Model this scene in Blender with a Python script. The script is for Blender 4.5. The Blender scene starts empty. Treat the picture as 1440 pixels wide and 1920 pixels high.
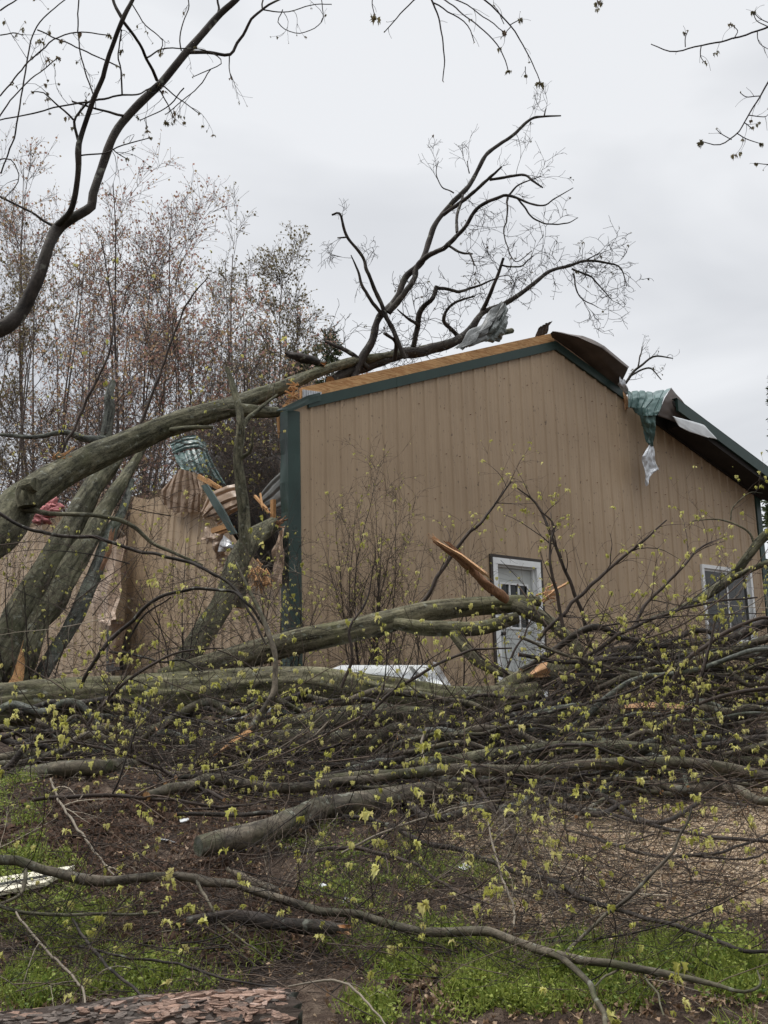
import bpy, math, random
import numpy as np
from mathutils import Matrix, Vector

# ------------------------------------------------------------------ camera, world, sun
SC = bpy.context.scene
COL = SC.collection
FPX = 2123.0                       # focal length in photograph pixels (1440 x 1920)
PITCH = math.radians(11.9)
ROLL = 0.026
R0 = np.array([1.0, 0, 0]); U0 = np.array([0, -math.sin(PITCH), math.cos(PITCH)]); FW = np.array([0, math.cos(PITCH), math.sin(PITCH)])
IX = math.cos(ROLL) * R0 - math.sin(ROLL) * U0
IY = math.sin(ROLL) * R0 + math.cos(ROLL) * U0
CAM = np.array([0, 0, 1.6])
cd = bpy.data.cameras.new('camera'); cam = bpy.data.objects.new('camera', cd); COL.objects.link(cam)
cd.sensor_fit = 'VERTICAL'; cd.sensor_height = 24.0; cd.lens = FPX / 1920 * 24.0
cd.clip_start = 0.05; cd.clip_end = 3000
m = Matrix.Identity(4)
for i in range(3):
    m[i][0] = IX[i]; m[i][1] = IY[i]; m[i][2] = -FW[i]; m[i][3] = CAM[i]
cam.matrix_world = m
SC.camera = cam

SUN_EL, SUN_AZ = math.radians(56), math.radians(-78)     # azimuth measured from +Y towards +X
W = bpy.data.worlds.new('World'); SC.world = W; W.use_nodes = True
def world():
    nt = W.node_tree; N = nt.nodes; L = nt.links
    N.clear()
    out = N.new('ShaderNodeOutputWorld'); bg = N.new('ShaderNodeBackground'); L.new(bg.outputs[0], out.inputs[0])
    sky = N.new('ShaderNodeTexSky'); sky.sky_type = 'NISHITA'; sky.sun_disc = False
    sky.sun_elevation = SUN_EL; sky.sun_rotation = SUN_AZ
    tc = N.new('ShaderNodeTexCoord')
    sep = N.new('ShaderNodeSeparateXYZ'); L.new(tc.outputs['Generated'], sep.inputs[0])
    mp = N.new('ShaderNodeMapping'); mp.inputs['Scale'].default_value = (1.6, 1.6, 3.6); mp.inputs['Location'].default_value = (0.9, 0.35, 0.1)
    L.new(tc.outputs['Generated'], mp.inputs[0])
    nz = N.new('ShaderNodeTexNoise'); nz.inputs['Scale'].default_value = 1.5; nz.inputs['Detail'].default_value = 4.5; nz.inputs['Roughness'].default_value = 0.45
    nz.inputs['Distortion'].default_value = 0.4
    L.new(mp.outputs[0], nz.inputs['Vector'])
    cr = N.new('ShaderNodeValToRGB')
    cr.color_ramp.elements[0].position = 0.38; cr.color_ramp.elements[0].color = (5.1, 5.24, 5.5, 1)
    cr.color_ramp.elements[1].position = 0.60; cr.color_ramp.elements[1].color = (6.95, 7.06, 7.25, 1)
    L.new(nz.outputs['Fac'], cr.inputs[0])
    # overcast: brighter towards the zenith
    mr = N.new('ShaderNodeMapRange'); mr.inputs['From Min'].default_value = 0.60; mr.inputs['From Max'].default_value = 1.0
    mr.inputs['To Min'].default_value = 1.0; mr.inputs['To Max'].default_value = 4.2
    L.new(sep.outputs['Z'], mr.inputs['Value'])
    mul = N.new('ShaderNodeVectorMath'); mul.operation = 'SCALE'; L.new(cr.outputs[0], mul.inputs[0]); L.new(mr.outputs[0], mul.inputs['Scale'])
    # added darkening of the unseen low sky behind the viewer, for deeper shade
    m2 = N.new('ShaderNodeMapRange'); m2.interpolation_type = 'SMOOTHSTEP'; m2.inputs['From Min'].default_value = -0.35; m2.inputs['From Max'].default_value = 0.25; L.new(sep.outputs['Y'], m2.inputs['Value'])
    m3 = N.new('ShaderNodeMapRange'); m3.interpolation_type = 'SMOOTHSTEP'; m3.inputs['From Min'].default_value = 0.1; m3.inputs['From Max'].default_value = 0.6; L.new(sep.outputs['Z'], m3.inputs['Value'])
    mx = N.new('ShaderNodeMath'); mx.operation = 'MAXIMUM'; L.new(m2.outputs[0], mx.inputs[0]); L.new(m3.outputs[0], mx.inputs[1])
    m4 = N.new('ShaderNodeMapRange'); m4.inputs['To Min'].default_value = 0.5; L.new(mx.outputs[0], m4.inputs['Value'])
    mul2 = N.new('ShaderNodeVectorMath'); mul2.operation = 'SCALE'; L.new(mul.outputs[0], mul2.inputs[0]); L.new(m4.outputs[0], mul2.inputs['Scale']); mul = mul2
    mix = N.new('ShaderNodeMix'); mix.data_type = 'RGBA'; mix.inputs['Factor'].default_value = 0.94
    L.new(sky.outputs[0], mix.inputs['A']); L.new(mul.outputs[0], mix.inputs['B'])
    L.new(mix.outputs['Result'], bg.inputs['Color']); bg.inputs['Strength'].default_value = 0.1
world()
sd = bpy.data.lights.new('sun', 'SUN'); sd.energy = 1.7; sd.angle = math.radians(12); sd.color = (1, 0.96, 0.9)
sun = bpy.data.objects.new('sun', sd); COL.objects.link(sun)
sv = Vector((math.sin(SUN_AZ) * math.cos(SUN_EL), math.cos(SUN_AZ) * math.cos(SUN_EL), math.sin(SUN_EL)))
sun.rotation_euler = sv.to_track_quat('Z', 'Y').to_euler(); sun.location = (0, 0, 30)
vs = SC.view_settings; vs.view_transform = 'Standard'; vs.look = 'None'; vs.exposure = 0.35; vs.gamma = 1.0; vs.use_curve_mapping = False
SC.cycles.max_bounces = 6; SC.cycles.transparent_max_bounces = 4

rng = np.random.default_rng(11)

# ------------------------------------------------------------------ geometry helpers
def ray(px, py):
    return (px - 720) / FPX * IX + (960 - py) / FPX * IY + FW
def P(px, py, Y):
    d = ray(px, py); return CAM + d * (Y / d[1])
def unit(v):
    n = np.linalg.norm(v, axis=-1, keepdims=True); return v / np.maximum(n, 1e-9)

def wob2(x, y, seed, f, n=5):
    r = np.random.default_rng(seed); s = 0
    for k in range(n):
        a = r.uniform(0, 6.28); fr = f * r.uniform(0.6, 1.7)
        s = s + np.sin((x * math.cos(a) + y * math.sin(a)) * fr + r.uniform(0, 6.28))
    return s / n
def gz(x, y):
    """height of the ground: a slope rising to a level pad round the building"""
    x = np.asarray(x, float); y = np.asarray(y, float)
    t = np.clip(y, -8, 60)
    s = 0.155 * t
    k = 0.35
    lvl = 2.14
    h = -np.log(np.exp(-np.clip(s / k, -50, 50)) + math.exp(-lvl / k)) * k      # soft minimum
    h = h + 0.30 * np.exp(-((x + 2.0) / 1.1) ** 2 - ((y - 7.6) / 1.5) ** 2)     # dirt bank
    h = h + 0.05 * wob2(x, y, 3, 1.1) * np.clip((14 - y) / 4, 0, 1)
    return h
def gp(px, py):
    d = ray(px, py); t = 3.0
    for i in range(400):
        w = CAM + d * t
        if w[2] <= gz(w[0], w[1]): break
        t += 0.03
    return CAM + d * t

class MB:
    """accumulates shapes; build() links them as ONE mesh object"""
    def __init__(s): s.v = []; s.q = []; s.t = []; s.a = []; s.k = []; s.n = 0; s.mq = []; s.mt = []
    def add(s, V, Q=None, T=None, att=None, bk=None, mi=0):
        V = np.asarray(V, float).reshape(-1, 3)
        s.v.append(V)
        if Q is not None and len(Q): Q = np.asarray(Q, int).reshape(-1, 4); s.q.append(Q + s.n); s.mq.append(np.full(len(Q), mi))
        if T is not None and len(T): T = np.asarray(T, int).reshape(-1, 3); s.t.append(T + s.n); s.mt.append(np.full(len(T), mi))
        s.a.append(np.full(len(V), 0.5) if att is None else np.broadcast_to(np.asarray(att, float), (len(V),)))
        s.k.append(V if bk is None else bk)
        s.n += len(V)
    def box(s, a, b, mi=0):
        a = np.minimum(a, b) * 1.0 if False else np.asarray(a, float); b = np.asarray(b, float)
        V = [(x, y, z) for x in (a[0], b[0]) for y in (a[1], b[1]) for z in (a[2], b[2])]
        s.add(V, [(0, 1, 3, 2), (4, 6, 7, 5), (0, 4, 5, 1), (2, 3, 7, 6), (0, 2, 6, 4), (1, 5, 7, 3)], mi=mi)
    def slab(s, quad, th, mi=0, mib=None):
        """four corners (3D) given a thickness along their normal"""
        q = np.asarray(quad, float); n = np.cross(q[1] - q[0], q[3] - q[0]); n = n / np.linalg.norm(n) * th
        V = np.vstack([q, q - n])
        s.add(V, [(0, 1, 2, 3)], mi=mi); s.n -= 8; s.v.pop(); s.a.pop(); s.k.pop()
        s.add(V, [(7, 6, 5, 4), (0, 4, 5, 1), (1, 5, 6, 2), (2, 6, 7, 3), (3, 7, 4, 0)], mi=mi if mib is None else mib)
    def build(s, name, mats, parent=None, base=None, smooth=True):
        me = bpy.data.meshes.new(name)
        V = np.vstack(s.v); base = np.zeros(3) if base is None else np.asarray(base, float)
        nq = sum(len(q) for q in s.q); nt = sum(len(t) for t in s.t)
        Q = np.vstack(s.q) if nq else np.zeros((0, 4), int); T = np.vstack(s.t) if nt else np.zeros((0, 3), int)
        me.vertices.add(len(V)); me.vertices.foreach_set('co', (V - base).astype(np.float32).ravel())
        me.loops.add(nq * 4 + nt * 3); me.loops.foreach_set('vertex_index', np.concatenate([Q.ravel(), T.ravel()]).astype(np.int32))
        me.polygons.add(nq + nt)
        st = np.concatenate([np.arange(nq) * 4, nq * 4 + np.arange(nt) * 3]).astype(np.int32)
        me.polygons.foreach_set('loop_start', st)
        mi = np.concatenate(s.mq + s.mt) if (s.mq or s.mt) else np.zeros(0)
        me.polygons.foreach_set('material_index', mi.astype(np.int32))
        me.polygons.foreach_set('use_smooth', np.full(nq + nt, bool(smooth)))
        at = me.attributes.new('tint', 'FLOAT', 'POINT'); at.data.foreach_set('value', np.concatenate(s.a).astype(np.float32))
        ak = me.attributes.new('bk', 'FLOAT_VECTOR', 'POINT'); ak.data.foreach_set('vector', np.vstack(s.k).astype(np.float32).ravel())
        for mm in (mats if isinstance(mats, (list, tuple)) else [mats]): me.materials.append(mm)
        me.update(calc_edges=True)
        o = bpy.data.objects.new(name, me); COL.objects.link(o)
        if parent is not None: o.parent = parent
        else: o.location = base
        return o

def tag(o, label=None, cat=None, group=None, kind=None):
    if label: o['label'] = label
    if cat: o['category'] = cat
    if group: o['group'] = group
    if kind: o['kind'] = kind
    return o
def empty(name, loc=(0, 0, 0), rz=0):
    o = bpy.data.objects.new(name, None); COL.objects.link(o); o.location = loc; o.rotation_euler = (0, 0, rz); o.empty_display_size = 0.2
    return o

def smooth_path(pts, n):
    """Catmull-Rom through rows (x, y, z, r), resampled evenly to n rows"""
    p = np.asarray(pts, float); m = len(p)
    if m == 2: p = np.vstack([p[0], p.mean(0), p[1]]); m = 3
    e = np.vstack([2 * p[0] - p[1], p, 2 * p[-1] - p[-2]])
    out = []
    for i in range(m - 1):
        a, b, c, d = e[i], e[i + 1], e[i + 2], e[i + 3]
        t = np.linspace(0, 1, 16, endpoint=False)[:, None]
        out.append(0.5 * (2 * b + (c - a) * t + (2 * a - 5 * b + 4 * c - d) * t ** 2 + (3 * b - a - 3 * c + d) * t ** 3))
    out = np.vstack(out + [p[-1:]])
    L = np.concatenate([[0], np.cumsum(np.linalg.norm(np.diff(out[:, :3], axis=0), axis=1))])
    s = np.linspace(0, L[-1], n)
    return np.stack([np.interp(s, L, out[:, k]) for k in range(4)], 1)

def pxpath(pts, n=None):
    """rows (px, py, Y, radius in px) -> smooth world path with radii in metres"""
    w = []
    for px, py, Y, r in pts:
        if py > 1440: Y = min(Y, gp(px, py + r * 0.7)[1] - 0.30)
        q = P(px, py, Y); w.append([*q, r / FPX * ((q - CAM) @ FW)])
    w = np.array(w)
    L = np.linalg.norm(np.diff(w[:, :3], axis=0), axis=1).sum()
    if n is None: n = int(np.clip(L / max(w[:, 3].mean() * 1.5, 0.03), 8, 110))
    q = smooth_path(w, n); rm = q[:, 3].mean()
    rj = np.random.default_rng(int(abs(pts[0][0] * 7 + pts[0][1] * 13 + pts[-1][0]))); k = int(np.clip(L / (rm * 7 + .02), 3, 60))
    kn = rj.normal(0, 1, (k + 1, 3)); kn[0] = 0; kn[-1] = 0; t = np.linspace(0, k, n); a = .36 if rm < .02 else .28 if rm < .06 else .12
    q[:, :3] += np.stack([np.interp(t, np.arange(k + 1), kn[:, c]) for c in range(3)], 1) * (q[:, 3:4] * a + .001)
    return q

def frames(C):
    T = unit(np.gradient(C, axis=0)); n = len(C)
    A = np.zeros_like(C); up = np.array([0, 0, 1.0])
    if abs(T[0] @ up) > 0.9: up = np.array([0, 1.0, 0])
    a = unit(np.cross(T[0], up)); A[0] = a
    for i in range(1, n):
        a = a - T[i] * (a @ T[i]); a = a / np.linalg.norm(a); A[i] = a
    return T, A, np.cross(T, A)

def add_trunk(mb, path, S=20, lump=0.07, ridge=0.0, seed=0, cap0=True, cap1=True, mi=0, capmi=1, jag=0.0):
    C = path[:, :3]; R = path[:, 3]; n = len(C); T, A, B = frames(C)
    th = np.linspace(0, 2 * math.pi, S, endpoint=False)
    L = np.concatenate([[0], np.cumsum(np.linalg.norm(np.diff(C, axis=0), axis=1))])
    r = np.random.default_rng(seed)
    TH, LL = np.meshgrid(th, L); d = np.zeros_like(TH); rm = R.mean()
    for k in range(7):
        kk = r.integers(1, 5); f = r.uniform(0.5, 2.2) / max(rm, 0.02) * 0.5
        d += np.sin(kk * TH + f * LL + r.uniform(0, 6.28) + 0.9 * np.sin(f * 0.6 * LL + r.uniform(0, 6)))
    d = d / 7 * 2 * lump
    if ridge > 0:
        for k in range(5):
            kk = r.integers(7, 13); d += ridge / 3 * np.sin(kk * TH + 2.5 * np.sin(LL * r.uniform(1, 3) + r.uniform(0, 6)) + r.uniform(0, 6))
    RR = R[:, None] * (1 + d)
    if rm > .04:
        e = r.normal(0, 1, (n + 2, S)); e = (e[:-2] + e[1:-1] * 1.5 + e[2:]) / 3.5; d = d + e * .028
        RR0 = R[:, None] * (1 + d); RR = RR0
    V = C[:, None] + RR[..., None] * (np.cos(TH)[..., None] * A[:, None] + np.sin(TH)[..., None] * B[:, None])
    if jag > 0:
        V[-1] += T[-1] * (r.uniform(-0.4, 1, S)[:, None] * jag)
        V[0] -= T[0] * (r.uniform(-0.4, 1, S)[:, None] * jag * 0.5)
    bk = np.stack([np.cos(TH) * R[:, None], np.sin(TH) * R[:, None], LL], -1) + seed * 3.7
    i = np.arange(n - 1)[:, None] * S; j = np.arange(S)[None]; j2 = (j + 1) % S
    Q = np.stack([i + j, i + j2, i + S + j2, i + S + j], -1).reshape(-1, 4)
    mb.add(V.reshape(-1, 3), Q, bk=bk.reshape(-1, 3), mi=mi)
    for end, do in ((0, cap0), (n - 1, cap1)):
        if not do: continue
        ring = V[end]; c = ring.mean(0)
        mid = c + (ring - c) * 0.5 + T[end] * r.normal(0, 0.25, (S, 1)) * R[end] * (0.5 if jag > 0 else 0.08)
        vv = np.vstack([ring, mid, c[None]]); jj = np.arange(S); j2 = (jj + 1) % S
        q = np.stack([jj, S + jj, S + j2, j2], 1); t = np.stack([S + jj, np.full(S, 2 * S), S + j2], 1)
        if end == 0: pass
        else: q = q[:, ::-1]; t = t[:, ::-1]
        mb.add(vv, q, t, mi=capmi)
    return V

def add_tubes(mb, C, R, S=4, att=None, mi=0):
    """batch of thin tubes: C (N,K,3), R (N,K)"""
    if len(C) == 0: return
    N, K, _ = C.shape
    T = unit(np.gradient(C, axis=1))
    ref = np.where(np.abs(unit(C[:, -1] - C[:, 0])[:, 2:3]) > 0.8, np.array([[1.0, 0, 0]]), np.array([[0, 0, 1.0]]))[:, None]
    A = unit(np.cross(T, np.broadcast_to(ref, T.shape))); B = np.cross(T, A)
    th = np.linspace(0, 2 * math.pi, S, endpoint=False)
    V = C[:, :, None] + R[:, :, None, None] * (np.cos(th)[None, None, :, None] * A[:, :, None] + np.sin(th)[None, None, :, None] * B[:, :, None])
    n = np.arange(N)[:, None, None] * K * S; i = np.arange(K - 1)[None, :, None] * S; j = np.arange(S)[None, None]; j2 = (j + 1) % S
    Q = np.stack([n + i + j, n + i + j2, n + i + S + j2, n + i + S + j], -1).reshape(-1, 4)
    a = None if att is None else np.repeat(np.asarray(att, float), K * S)
    mb.add(V.reshape(-1, 3), Q, att=a, mi=mi)

def grow(rg, par, parR, n, t0=0.15, t1=1.0, L=(0.3, 0.8), ang=(0.5, 1.1), K=6, grav=0.0, wob=0.25, rf=0.55, rmin=0.0012, bias=None, taper=0.35):
    """children on every parent path, all at once"""
    N, Kp, _ = par.shape
    idx = np.repeat(np.arange(N), n); M = len(idx)
    t = rg.uniform(t0, t1, M) * (Kp - 1); i = np.minimum(t.astype(int), Kp - 2); f = (t - i)[:, None]
    p0 = par[idx, i]; p1 = par[idx, i + 1]
    pos = p0 * (1 - f) + p1 * f; tan = unit(p1 - p0)
    rad = parR[idx, i] * (1 - f[:, 0]) + parR[idx, i + 1] * f[:, 0]
    rv = unit(np.cross(tan, rg.normal(size=(M, 3))))
    a = rg.uniform(*ang, M)[:, None]
    d = unit(np.cos(a) * tan + np.sin(a) * rv + (0 if bias is None else np.asarray(bias)))
    ln = rg.uniform(*L, M) * (1.1 - 0.4 * t / (Kp - 1))
    C = np.zeros((M, K, 3)); C[:, 0] = pos
    curl = rg.normal(0, wob, (M, 3))
    for k in range(1, K):
        d = unit(d + (curl + rg.normal(0, wob * 0.8, (M, 3)) + np.array([0, 0, -grav])) * (2.0 / K))
        C[:, k] = C[:, k - 1] + d * (ln / (K - 1))[:, None]
    r0 = np.maximum(rad * rf, rmin)
    R = r0[:, None] * np.linspace(1, taper, K)[None]
    return C, np.maximum(R, rmin * 0.7)

def clamp_ground(C, off=0.012):
    g = gz(C[..., 0], C[..., 1]) + off
    C[..., 2] = np.maximum(C[..., 2], g)
    return C

# leaf templates: small young maple leaf folded along its midrib
_o = np.array([(0, 0), (.20, .02), (.50, .30), (.30, .42), (.36, .78), (.16, .72), (0, 1.1), (-.16, .72), (-.36, .78), (-.30, .42), (-.50, .30), (-.20, .02)], float)
def leaf_template(fold=0.85):
    v = np.zeros((13, 3)); v[:12, 0] = _o[:, 0] * .82; v[:12, 1] = _o[:, 1]; v[:12, 2] = np.abs(_o[:, 0]) * fold - 0.42 * _o[:, 1] ** 2
    v[12] = (0, .45, -.05)
    t = [(12, i, (i + 1) % 12) for i in range(12)]
    return v, np.array(t)
LV, LT = leaf_template()
def rand_rot(rg, n, axis_dir=None, spread=0.6):
    """random frames whose local Y follows axis_dir"""
    y = rg.normal(size=(n, 3)) * spread + (np.array([0, 0, -1.0]) if axis_dir is None else axis_dir)
    y = unit(y); x = unit(np.cross(y, rg.normal(size=(n, 3)))); z = np.cross(x, y)
    return np.stack([x, y, z], 2)
def add_inst(mb, V, T, pos, rot, scale, att=None, quads=False):
    n = len(pos)
    if n == 0: return
    X = np.einsum('nij,vj->nvi', rot, V) * np.asarray(scale).reshape(-1, 1, 1) + pos[:, None]
    F = (np.arange(n)[:, None, None] * len(V) + T[None]).reshape(-1, T.shape[1])
    a = None if att is None else np.repeat(att, len(V))
    if quads: mb.add(X.reshape(-1, 3), F, att=a)
    else: mb.add(X.reshape(-1, 3), None, F, att=a)
def add_leaf_clusters(mb, rg, pos, size=(0.022, 0.045), k=(3, 6), spread=0.8):
    """bunches of young leaves: drooping round a common point, like little umbrellas"""
    pos = np.asarray(pos)
    if len(pos) == 0: return
    small = rg.uniform(0, 1, len(pos)) < .38
    n = np.where(small, rg.integers(1, 4, len(pos)), rg.integers(k[0], k[1] + 2, len(pos))); idx = np.repeat(np.arange(len(pos)), n)
    s = rg.uniform(*size, len(idx)) * np.repeat(np.where(small, rg.uniform(.22, .5, len(pos)), rg.uniform(0.55, 1.25, len(pos))), n) * 0.95
    N = len(idx); az = rg.uniform(0, 6.28, N)
    y = unit(np.column_stack([np.cos(az) * spread, np.sin(az) * spread, rg.normal(-.75, .35, N) + np.repeat(np.where(small, rg.uniform(.2, 1.6, len(pos)), rg.normal(0, .45, len(pos))), n)]))
    outw = np.column_stack([np.cos(az), np.sin(az), np.full(N, .55)])
    x = unit(np.cross(y, outw) + rg.normal(0, .18, (N, 3))); z = unit(np.cross(x, y)); x = np.cross(y, z)
    rot = np.stack([x, y, z], 2)
    p = pos[idx] + rg.normal(0, 0.16, (N, 3)) * s[:, None]
    add_inst(mb, LV, LT, p, rot, s, att=np.clip(np.repeat(rg.uniform(0, 1, len(pos)), n) + rg.normal(0, .15, N), 0, 1))

# ------------------------------------------------------------------ materials
def new_mat(name):
    mt = bpy.data.materials.new(name); mt.use_nodes = True; nt = mt.node_tree; nt.nodes.clear()
    out = nt.nodes.new('ShaderNodeOutputMaterial'); b = nt.nodes.new('ShaderNodeBsdfPrincipled'); nt.links.new(b.outputs[0], out.inputs[0])
    return mt, nt, b, out
def nd(nt, typ, inp=None, **kw):
    n = nt.nodes.new(typ)
    for k, v in kw.items(): setattr(n, k, v)
    for k, v in (inp or {}).items():
        if isinstance(v, bpy.types.NodeSocket): nt.links.new(v, n.inputs[k])
        else: n.inputs[k].default_value = v
    return n
def ramp(nt, fac, stops):
    n = nt.nodes.new('ShaderNodeValToRGB'); cr = n.color_ramp
    while len(cr.elements) > 1: cr.elements.remove(cr.elements[0])
    cr.elements[0].position = stops[0][0]; cr.elements[0].color = (*stops[0][1], 1)
    for p, c in stops[1:]:
        e = cr.elements.new(p); e.color = (*c, 1)
    nt.links.new(fac, n.inputs[0]); return n.outputs[0]
def noise(nt, vec, scale, detail=4, rough=0.6, dist=0.0):
    n = nd(nt, 'ShaderNodeTexNoise', {'Scale': scale, 'Detail': detail, 'Roughness': rough, 'Distortion': dist}); nt.links.new(vec, n.inputs['Vector']); return n.outputs['Fac']
def mapping(nt, vec, scale=(1, 1, 1), rot=(0, 0, 0)):
    n = nd(nt, 'ShaderNodeMapping', {'Scale': scale, 'Rotation': rot}); nt.links.new(vec, n.inputs['Vector']); return n.outputs[0]
def mixc(nt, f, a, b, mode='MIX'):
    n = nt.nodes.new('ShaderNodeMix'); n.data_type = 'RGBA'; n.blend_type = mode
    for k, v in (('Factor', f), ('A', a), ('B', b)):
        if isinstance(v, bpy.types.NodeSocket): nt.links.new(v, n.inputs[k])
        else: n.inputs[k].default_value = v if k == 'Factor' else (*v, 1)
    return n.outputs['Result']
def math_(nt, op, a, b=0.0, c=None, clamp=False):
    n = nt.nodes.new('ShaderNodeMath'); n.operation = op; n.use_clamp = clamp
    for i, v in enumerate((a, b) if c is None else (a, b, c)):
        if isinstance(v, bpy.types.NodeSocket): nt.links.new(v, n.inputs[i])
        else: n.inputs[i].default_value = v
    return n.outputs[0]
def bump(nt, b, h, strength=0.5, dist=0.02):
    n = nd(nt, 'ShaderNodeBump', {'Strength': strength, 'Distance': dist}); nt.links.new(h, n.inputs['Height']); nt.links.new(n.outputs[0], b.inputs['Normal'])
def attr(nt, name): return nd(nt, 'ShaderNodeAttribute', attribute_name=name)

def bark(name, dark, light, moss=(0.07, 0.085, 0.03), mossamt=0.5, fine=26, stretch=0.22, bs=0.9, rough=0.9):
    mt, nt, b, out = new_mat(name)
    v = attr(nt, 'bk').outputs['Vector']
    vm = mapping(nt, v, (1, 1, stretch))
    n1 = noise(nt, vm, fine, 6, 0.65, 0.6); n2 = noise(nt, v, 3.0, 4, 0.6); n3 = noise(nt, mapping(nt, v, (1, 1, stretch * 0.6)), fine * 0.45, 3, 0.5, 1.2)
    n7 = noise(nt, mapping(nt, v, (1, 1, .8)), fine * 1.9, 5, 0.7, 1.0)
    h = math_(nt, 'ADD', math_(nt, 'MULTIPLY', n1, 0.36), math_(nt, 'ADD', math_(nt, 'MULTIPLY', n3, 0.42), math_(nt, 'MULTIPLY', n7, 0.30)))
    col = ramp(nt, h, [(0.43, dark), (0.53, tuple(0.55 * d + 0.45 * l for d, l in zip(dark, light))), (0.64, light)])
    big = ramp(nt, n2, [(0.35, (0.62, 0.62, 0.62)), (0.65, (1.15, 1.13, 1.1))])
    col = mixc(nt, 1.0, col, big, 'MULTIPLY')
    n4 = noise(nt, v, 1.7, 5, 0.65); n5 = noise(nt, v, 9, 4, 0.6)
    mm = math_(nt, 'MULTIPLY', ramp(nt, n4, [(0.42, (0, 0, 0)), (0.6, (1, 1, 1))]), math_(nt, 'MULTIPLY', ramp(nt, n5, [(0.35, (0, 0, 0)), (0.6, (1, 1, 1))]), mossamt))
    col = mixc(nt, mm, col, moss)
    n6 = noise(nt, v, 14, 3, 0.5); li = math_(nt, 'MULTIPLY', ramp(nt, n6, [(0.62, (0, 0, 0)), (0.7, (1, 1, 1))]), 0.5)
    col = mixc(nt, li, col, (0.26, 0.27, 0.22))
    nt.links.new(col, b.inputs['Base Color']); b.inputs['Roughness'].default_value = rough; b.inputs['Specular IOR Level'].default_value = 0.2
    bump(nt, b, h, bs, 0.03)
    return mt
def plain(name, col, rough=0.6, var=0.25, scale=4, metal=0.0, bumpd=0.0, spec=0.4):
    mt, nt, b, out = new_mat(name)
    tc = nd(nt, 'ShaderNodeTexCoord').outputs['Object']
    n = noise(nt, tc, scale, 5, 0.6)
    c = ramp(nt, n, [(0.3, tuple(x * (1 - var) for x in col)), (0.7, tuple(min(x * (1 + var), 1) for x in col))])
    nt.links.new(c, b.inputs['Base Color']); b.inputs['Roughness'].default_value = rough; b.inputs['Metallic'].default_value = metal; b.inputs['Specular IOR Level'].default_value = spec
    if bumpd: bump(nt, b, n, 0.5, bumpd)
    return mt
def twigmat(name, c1, c2, rough=0.75):
    mt, nt, b, out = new_mat(name)
    tc = nd(nt, 'ShaderNodeTexCoord').outputs['Object']
    n = noise(nt, tc, 9, 4, 0.6)
    t = attr(nt, 'tint').outputs['Fac']
    f = math_(nt, 'ADD', math_(nt, 'MULTIPLY', n, 0.6), math_(nt, 'MULTIPLY', math_(nt, 'SUBTRACT', t, 0.5), 1.0), clamp=True)
    c = ramp(nt, f, [(0.15, c1), (0.75, c2)])
    nt.links.new(c, b.inputs['Base Color']); b.inputs['Roughness'].default_value = rough; b.inputs['Specular IOR Level'].default_value = 0.3
    n2 = noise(nt, mapping(nt, tc, (1, 1, 1)), 60, 3, 0.6); bump(nt, b, n2, 0.5, 0.004)
    return mt
def leafmat(name, cols, trans=0.4):
    mt, nt, b, out = new_mat(name)
    t = attr(nt, 'tint').outputs['Fac']
    c = ramp(nt, t, [(i / (len(cols) - 1), k) for i, k in enumerate(cols)])
    nt.links.new(c, b.inputs['Base Color']); b.inputs['Roughness'].default_value = 0.55; b.inputs['Specular IOR Level'].default_value = 0.3
    tr = nd(nt, 'ShaderNodeBsdfTranslucent'); nt.links.new(c, tr.inputs['Color'])
    mx = nd(nt, 'ShaderNodeMixShader', {0: trans}); nt.links.new(b.outputs[0], mx.inputs[1]); nt.links.new(tr.outputs[0], mx.inputs[2]); nt.links.new(mx.outputs[0], out.inputs[0])
    return mt
def woodmat(name, c1, c2, axis=(1, 12, 12), scale=3.0, ringy=True):
    mt, nt, b, out = new_mat(name)
    tc = nd(nt, 'ShaderNodeTexCoord').outputs['Object']
    vm = mapping(nt, tc, axis)
    n = noise(nt, vm, scale, 5, 0.6, 1.5)
    w = math_(nt, 'FRACT', math_(nt, 'MULTIPLY', n, 7.0)) if ringy else n
    c = ramp(nt, w, [(0.0, c1), (0.6, c2), (1.0, tuple(x * 0.85 for x in c1))])
    n2 = noise(nt, tc, 2.2, 3, 0.5)
    c = mixc(nt, 1.0, c, ramp(nt, n2, [(0.3, (0.8, 0.78, 0.75)), (0.7, (1.1, 1.08, 1.05))]), 'MULTIPLY')
    nt.links.new(c, b.inputs['Base Color']); b.inputs['Roughness'].default_value = 0.75; b.inputs['Specular IOR Level'].default_value = 0.2
    bump(nt, b, n, 0.4, 0.01)
    return mt
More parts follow.
